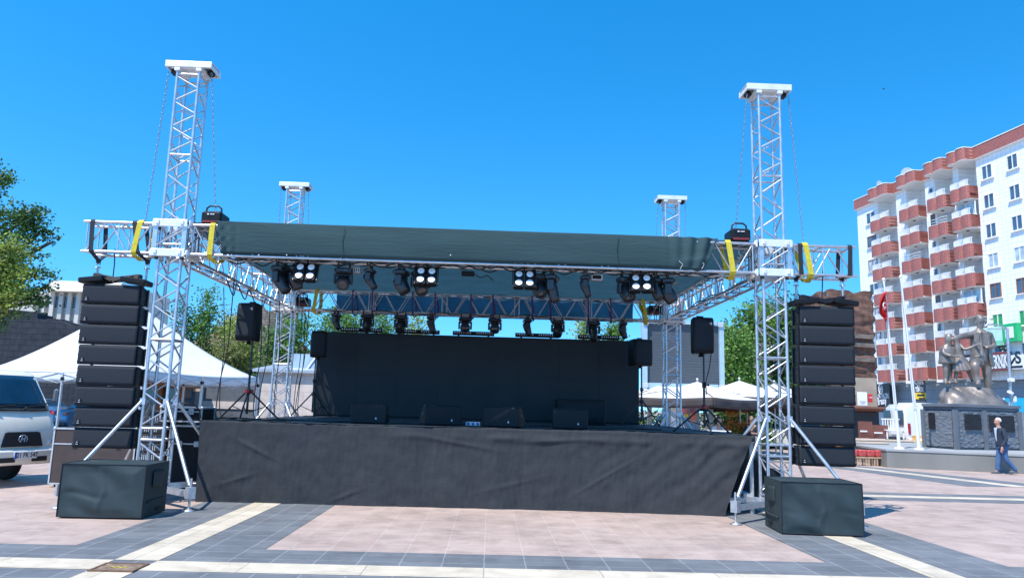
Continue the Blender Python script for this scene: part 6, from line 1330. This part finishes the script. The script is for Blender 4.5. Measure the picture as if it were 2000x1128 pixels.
# man
N=[P4(1919,700,(.30,.22)),P4(1918,682,(.29,.22)),P4(1914,662,(.36,.24)),P4(1913,650,(.30,.18)),P4(1913,643,.105),P4(1914,637,.11,-.03),P4(1916,631,(.145,.15),-.04),P4(1914.5,623,(.150,.17),-.02),P4(1912.5,617,(.115,.135)),P4(1921,630,.03,-.14)]
E=[(0,1),(1,2),(2,3),(3,4),(4,5),(5,6),(6,7),(7,8),(6,9)]
i=len(N); N+=[P4(1897,654,.15),P4(1880,656,.125,-.1),P4(1864,660,.10,-.15),P4(1857,663,.06,-.18)]; E+=[(3,i),(i,i+1),(i+1,i+2),(i+2,i+3)]
i=len(N); N+=[P4(1932,655,.16),P4(1941,676,.125,-.05),P4(1934,678,.085,-.32)]; E+=[(3,i),(i,i+1),(i+1,i+2)]
hN,hE=hand_nodes(N[i+2][:3],(-1,-.2,0),1,2.0,.5); j=len(N); N+=hN; E+=[((i+2) if a<0 else a+j,b_+j) for a,b_ in hE]
i=len(N); N+=[P4(1927,712,.20),P4(1929,742,.145,-.05),P4(1930,768,.095,0),P4(1934,774,.09,-.10),P4(1940,776,.06,-.28)]; E+=[(0,i),(i,i+1),(i+1,i+2),(i+2,i+3),(i+3,i+4)]
i=len(N); N+=[P4(1909,704,.20,-.1),P4(1903,711,.165,-.55),P4(1908,737,.11,-.52),P4(1911,748,.09,-.58),P4(1909,750,.06,-.75)]; E+=[(0,i),(i,i+1),(i+1,i+2),(i+2,i+3),(i+3,i+4)]
mf=skin('man_figure',N,E,M_brz,st_,world=True)
# coat over the man, open at the front
def coat(u,v):
    a=-PI*.5+.30+(2*PI-.60)*u; c=sp_(1914+4*(1-v),647+68*(1-v),0); rx=(.36+.08*(1-v)-.06*math.sin(PI*v)+(-.10 if v>.93 else 0)); ry=.25+.06*(1-v); fo=1+.04*math.sin(a*9)*(1-v)
    return (c.x+rx*fo*math.cos(a),c.y+ry*fo*math.sin(a),c.z)
b=MB(); b.grid(coat,48,20); b.build('coat',M_brz,mf,True,solid=.05)
for s_ in (-1,1):
    b=MB(); q=sp_(1914+s_*2,648,-.30); b.add([tuple(q),tuple(q+V(s_*.16,.05,-.05)),tuple(q+V(s_*.20,.03,-.35)),tuple(q+V(s_*.06,-.04,-.72))],[(0,1,2,3)]); b.build('lapel',M_brz,mf,True,solid=.04)
b=MB(); 
for px,py in ((1919,628),): pass
b.sphere(sp_(1912.5,619.5,.05),.158,14,10,(.95,1.0,.72)); b.build('hair',M_brz,mf,True)
for dx in (-2.2,2.2): b=MB(); b.box(sp_(1917+dx,627.5,-.165),(.075,.03,.022),ch=.006); b.build('brow',M_brz,mf,True)
# boy on the left
N=[P4(1850,703,(.21,.16)),P4(1850,690,(.20,.15)),P4(1851,678,(.22,.15)),P4(1852,671,.085,-.02),P4(1853,664,(.15,.16),-.05),P4(1853,656,(.15,.16),-.03),P4(1853,651,.11)]
E=[(0,1),(1,2),(2,3),(3,4),(4,5),(5,6)]
i=len(N); N+=[P4(1843,678,.095),P4(1843,690,.08,-.15),P4(1855,694,.06,-.38),P4(1864,695,.05,-.42)]; E+=[(2,i),(i,i+1),(i+1,i+2),(i+2,i+3)]
hN,hE=hand_nodes(N[i+3][:3],(1,-.1,0),1,1.5,.4); j=len(N); N+=hN; E+=[((i+3) if a<0 else a+j,b_+j) for a,b_ in hE]
i=len(N); N+=[P4(1858,676,.09),P4(1868,676,.07,-.1)]; E+=[(2,i),(i,i+1)]
for px,dy in ((1847,-.05),(1854,.05)): i=len(N); N+=[P4(px,712,.13,dy),P4(px+1,728,.10,dy),P4(px,743,.065,dy),P4(px+1,748,.06,dy-.22)]; E+=[(0,i),(i,i+1),(i+1,i+2),(i+2,i+3)]
bf=skin('boy_figure',N,E,M_brz,st_,world=True)
def tun(u,v): a=2*PI*u; c=sp_(1850+.8*(1-v),678+32*(1-v),0); rx=.24+.07*(1-v); return (c.x+rx*math.cos(a)*(1+.04*math.sin(a*7)*(1-v)),c.y+(rx*.8)*math.sin(a),c.z)
b=MB(); b.grid(tun,36,10); b.build('tunic',M_brz,bf,True,solid=.04)
# girl in a pleated skirt
N=[P4(1873,700,(.16,.14),-.15),P4(1871,688,(.17,.14),-.15),P4(1869,676,(.18,.13),-.15),P4(1868,669,.075,-.15),P4(1866,662,(.125,.14),-.18),P4(1866,655,(.12,.13),-.18)]
E=[(0,1),(1,2),(2,3),(3,4),(4,5)]
i=len(N); N+=[P4(1876,674,.08,-.2),P4(1884,683,.07,-.38),P4(1897,678,.055,-.48),P4(1904,674,.05,-.48)]; E+=[(2,i),(i,i+1),(i+1,i+2),(i+2,i+3)]
hN,hE=hand_nodes(N[i+3][:3],(1,-.1,.3),1,1.5,.4); j=len(N); N+=hN; E+=[((i+3) if a<0 else a+j,b_+j) for a,b_ in hE]
for px,px2,dy in ((1868,1866,-.1),(1893,1899,-.1)): i=len(N); N+=[P4(1874+ (px-1874)*.5,712,.10,dy),P4(px,727,.08,dy),P4(px2,743,.055,dy),P4(px2+2,748,.05,dy-.2)]; E+=[(0,i),(i,i+1),(i+1,i+2),(i+2,i+3)]
gf=skin('girl_figure',N,E,M_brz,st_,world=True)
def skr(u,v): a=2*PI*u; c=sp_(1872+10*(1-v)**1.2,693+31*(1-v),-.15); rx=.16+.28*(1-v); pl_=1+.06*math.sin(a*14)*(1-v); return (c.x+rx*pl_*math.cos(a),c.y+rx*.75*pl_*math.sin(a),c.z-.06*(1-v)*math.cos(a)*-1)
b=MB(); b.grid(skr,84,12); b.build('skirt',M_brz,gf,True,solid=.03)
# flagpoles and flag
def flagpole(label,pb,pt,Y):
    a=at(*pb,Y); a.z=PZ; c=at(*pt,Y-.3); t=thing('flagpole',label,'flagpole',a,'white flagpoles by the statue'); b=MB(); b.path([a,a*.5+c*.5,c],[.058,.050,.036],12); b.build('pole',M_white,t,True)
    b=MB(); b.sphere(c+V(0,0,.05),.055,10,8); b.build('finial',M_white,t,True); b=MB(); b.lathe([(.16,0),(.16,.03),(.10,.06)],tuple(a)); b.build('base_plate',M_white,t,True)
    b=MB(); m_=a*.75+c*.25; b.path([m_+V(-.09,-.08,0),m_+V(-.04,-.12,.02),m_+V(.06,-.10,0)],.012,5); b.path([m_+V(-.06,-.09,0),c+V(-.06,-.06,-.05)],.006,4); b.build('halyard',M_steel,t,True); return a,c
fa,fc_=flagpole('white flagpole with the red flag',(1757,882),(1726,548),25.9); flagpole('bare white flagpole to the right of the flag',(1796,883),(1759,543),25.6)
M_flag=mat('flag_red',(.62,.025,.02),.7,0,.06,4,trans=.25)
def flg(u,v):
    tpt=at(1730,568+56*(1-v),25.6); k=math.sin(PI*min(1,(1-v)*1.15+.05))**.8
    return (tpt.x-(.24*k+.05)*u*1.0+ .03*math.sin(u*9+v*5),25.58-.10*math.sin(u*13+v*3)*u-.02,tpt.z-.22*u*(1-abs(2*v-1))-.10*u)
t=thing('flag','red flag with white crescent and star hanging limp on its pole','flag',(at(1731,600,25.6).x,25.6,at(1731,637,25.6).z)); b=MB(); b.grid(flg,24,30); cl=b.build('flag_cloth',M_flag,t,True,solid=.004)
c=V(*flg(.45,.60))+V(0,-.14,0); b=MB(); n=16; o=[(.12*math.cos(a),.12*math.sin(a)) for a in np.linspace(.6,2*PI-.6,n)]+[(.035+.095*math.cos(a),.095*math.sin(a)) for a in np.linspace(2*PI-.8,.8,n)]
b.path([c+V(-.02+.055*math.cos(a),.06,.09*math.sin(a)) for a in np.linspace(.7,2*PI-.7,14)],[.006+.016*math.sin(PI*k/13) for k in range(14)],5); b.build('crescent',M_white,cl,True)
c=V(*flg(.28,.45))+V(0,-.05,0); b=MB(); b.prism([((.055 if k%2==0 else .022)*math.cos(PI/2+k*PI/5),(.055 if k%2==0 else .022)*math.sin(PI/2+k*PI/5)) for k in range(10)],.006,Matrix(((1,0,0,c.x),(0,0,-1,c.y),(0,1,0,c.z),(0,0,0,1)))); b.build('star',M_white,cl,True)
# lamp and camera posts
a=gd(1974,868); a=at(1974,800,29.6); top_=at(1967,641,29.6); t=thing('camera_post','slim grey post with a bent top arm and small cameras right of the statue','post',(a.x,29.6,PZ)); b=MB(); b.path([(a.x,29.6,PZ),(top_.x,29.6,top_.z)],.055,8); b.build('post',M_steel,t,True)
e=at(1922,634,29.6); b=MB(); b.path([top_,at(1945,633,29.6),e],.03,6); b.path([top_+V(0,0,-.02),at(1930,642,29.6)],.018,5); b.build('arm',M_steel,t,True)
q=at(1972,742,29.55); b=MB(); b.box(q+V(0,-.08,0),(.16,.25,.14),ch=.02); b.box(q+V(-.08,-.1,-.5),(.12,.3,.12),(.3,.5,0),ch=.02); b.box(q+V(.05,-.08,-.75),(.14,.2,.22),ch=.02); b.build('camera',M_rail,t,True)
q=at(1923,632,29.5); t=thing('post_lamp','small three headed lamp cluster on the post arm beside the statue head','lamp',q); b=MB()
for dx,dz in ((-.25,.02),(.0,.10),(.25,.16)): b.tube((0,0,-.12),(dx,0,dz),.022,6); b.sphere((dx*1.2,0,dz+.05),.07,8,6,(1.3,.8,.7))
b.build('lamp_cluster',M_steel,t)
# walking man
wp=V(16.30,23.7,0); t=thing('person','white haired man in a dark blazer and jeans walking left past the platform','person',wp,None,R(-90))
M_jeans=mat('denim',(.055,.125,.26),.85,0,.25,5,bump=.2,bscale=30); M_blaz=mat('blazer_navy',(.020,.032,.055),.8,0,.2,7,bump=.15,bscale=40); M_skin2=mat('skin_sunburnt',(.50,.25,.17),.55,0,.06,8); M_hairw=mat('hair_white',(.72,.70,.68),.7,0,.1,30); M_shirtl=mat('shirt_pale_blue',(.52,.58,.66),.8,0,.05,6); M_shoe=mat('shoe_grey',(.13,.13,.14),.6,0,.15,9)
f=V(0,-1,0); K=1.02
Hp=V(0,.02,.90); Cp=V(0,-.03,1.34); NK=V(0,-.06,1.45)
N=[tuple(Hp)+((.15,.12),),(0,0,1.10,(.14,.12)),tuple(Cp)+((.15,.11),)]; E=[(0,1),(1,2)]
hn,he=head_nodes(NK,f); i=len(N); N+=hn; E+=[(2,i)]+[(a+i,b_+i) for a,b_ in he]
arms={}
for s_,el,wr in ((-1,V(-.25,.10,1.06),V(-.24,.06,.80)),(1,V(.26,-.02,1.06),V(.24,-.16,.82))):
    S_=Cp+V(s_*.185,0,.03); i=len(N); N+=[tuple(S_)+(.055,),tuple(el)+(.042,),tuple(wr)+(.028,)]; E+=[(2,i),(i,i+1),(i+1,i+2)]; arms[s_]=(S_,el,wr)
    hN,hE=hand_nodes(wr,(0,-.15,-1),s_,1.0,.35); j=len(N); N+=hN; E+=[((i+2) if a<0 else a+j,b_+j) for a,b_ in hE]
legs={}
for s_,kn,an in ((-1,V(-.10,-.06,.49),V(-.09,-.12,.085)),(1,V(.10,.02,.49),V(.10,.33,.12))):
    lift=.0 if s_<0 else .0; to=an+V(0,-.15,-.055); i=len(N); N+=[tuple(Hp+V(s_*.09,0,-.04))+(.085,),tuple(kn)+(.060,),tuple(an)+(.042,),tuple(to)+(.032,)]; E+=[(0,i),(i,i+1),(i+1,i+2),(i+2,i+3)]; legs[s_]=(kn,an,to)
skin('body',N,E,M_skin2,t)
N=[tuple(Hp+V(0,0,.05))+((.16,.135),)]; E=[]
for s_ in (-1,1): kn,an,to=legs[s_]; i=len(N); N+=[tuple(Hp+V(s_*.095,0,-.06))+(.105,),tuple(kn)+(.082,),tuple(an*.8+kn*.2)+(.075,),tuple(an+V(0,.01,-.03))+(.075,)]; E+=[(0,i),(i,i+1),(i+1,i+2),(i+2,i+3)]
skin('jeans',N,E,M_jeans,t)
N=[(0,.01,.80,(.205,.175)),(0,0,.95,(.195,.165)),(0,0,1.14,(.18,.155)),(0,-.01,1.32,(.185,.14)),(0,-.04,1.42,(.10,.09))]; E=[(0,1),(1,2),(2,3),(3,4)]
for s_ in (-1,1): S_,el,wr=arms[s_]; i=len(N); N+=[tuple(S_)+(.078,),tuple(el)+(.066,),tuple(wr+V(0,0,.03))+(.052,)]; E+=[(3,i),(i,i+1),(i+1,i+2)]
skin('blazer',N,E,M_blaz,t)
b=MB(); 
def sh(u,v): a=-PI/2+(u-.5)*(.15+.75*v); rx=.17; return (rx*.8*math.cos(a),-.012-.020*v-(.132+.012*math.sin(PI*v))*abs(math.sin(a))**.8,1.0+.43*v)
b.grid(sh,10,10); b.build('shirt',M_shirtl,t,solid=.02); b=MB(); b.lathe([(.062,0),(.068,.05)],(0,-.055,1.425),(.2,0,0),16); b.build('collar',M_shirtl,t)
for s_ in (-1,1):
    kn,an,to=legs[s_]; b=MB(); b.sphere(an+V(0,-.07,-.045),.06,12,8,(.85,2.35,.75)); b.box(an+V(0,-.07,-.078),(.10,.29,.02),ch=.006); b.build('shoe',M_shoe,t)
facebits(t,NK,f,1,M_hairw,M_skin2)
# bird
p=at(1726,174,60); t=tag(MB().build('bird_tmp',M_dark),None) if False else None
N=[(0,-.16,0,.03),(0,-.05,.01,.06),(0,.10,0,.05),(0,.22,.01,.02)]; t=thing('bird','small dark bird flying high above the right tower','bird',p,None,.6); t.scale=(.45,.45,.45)
bd=skin('body',N,[(0,1),(1,2),(2,3)],M_dark,t,1); b=MB()
for s_ in (-1,1): b.add([(0,-.06,.03),(s_*.25,-.10,.10),(s_*.52,.02,.03),(s_*.22,.06,.06),(0,.08,.02)],[(0,1,2,3,4)])
b.build('wings',M_dark,t,solid=.008)
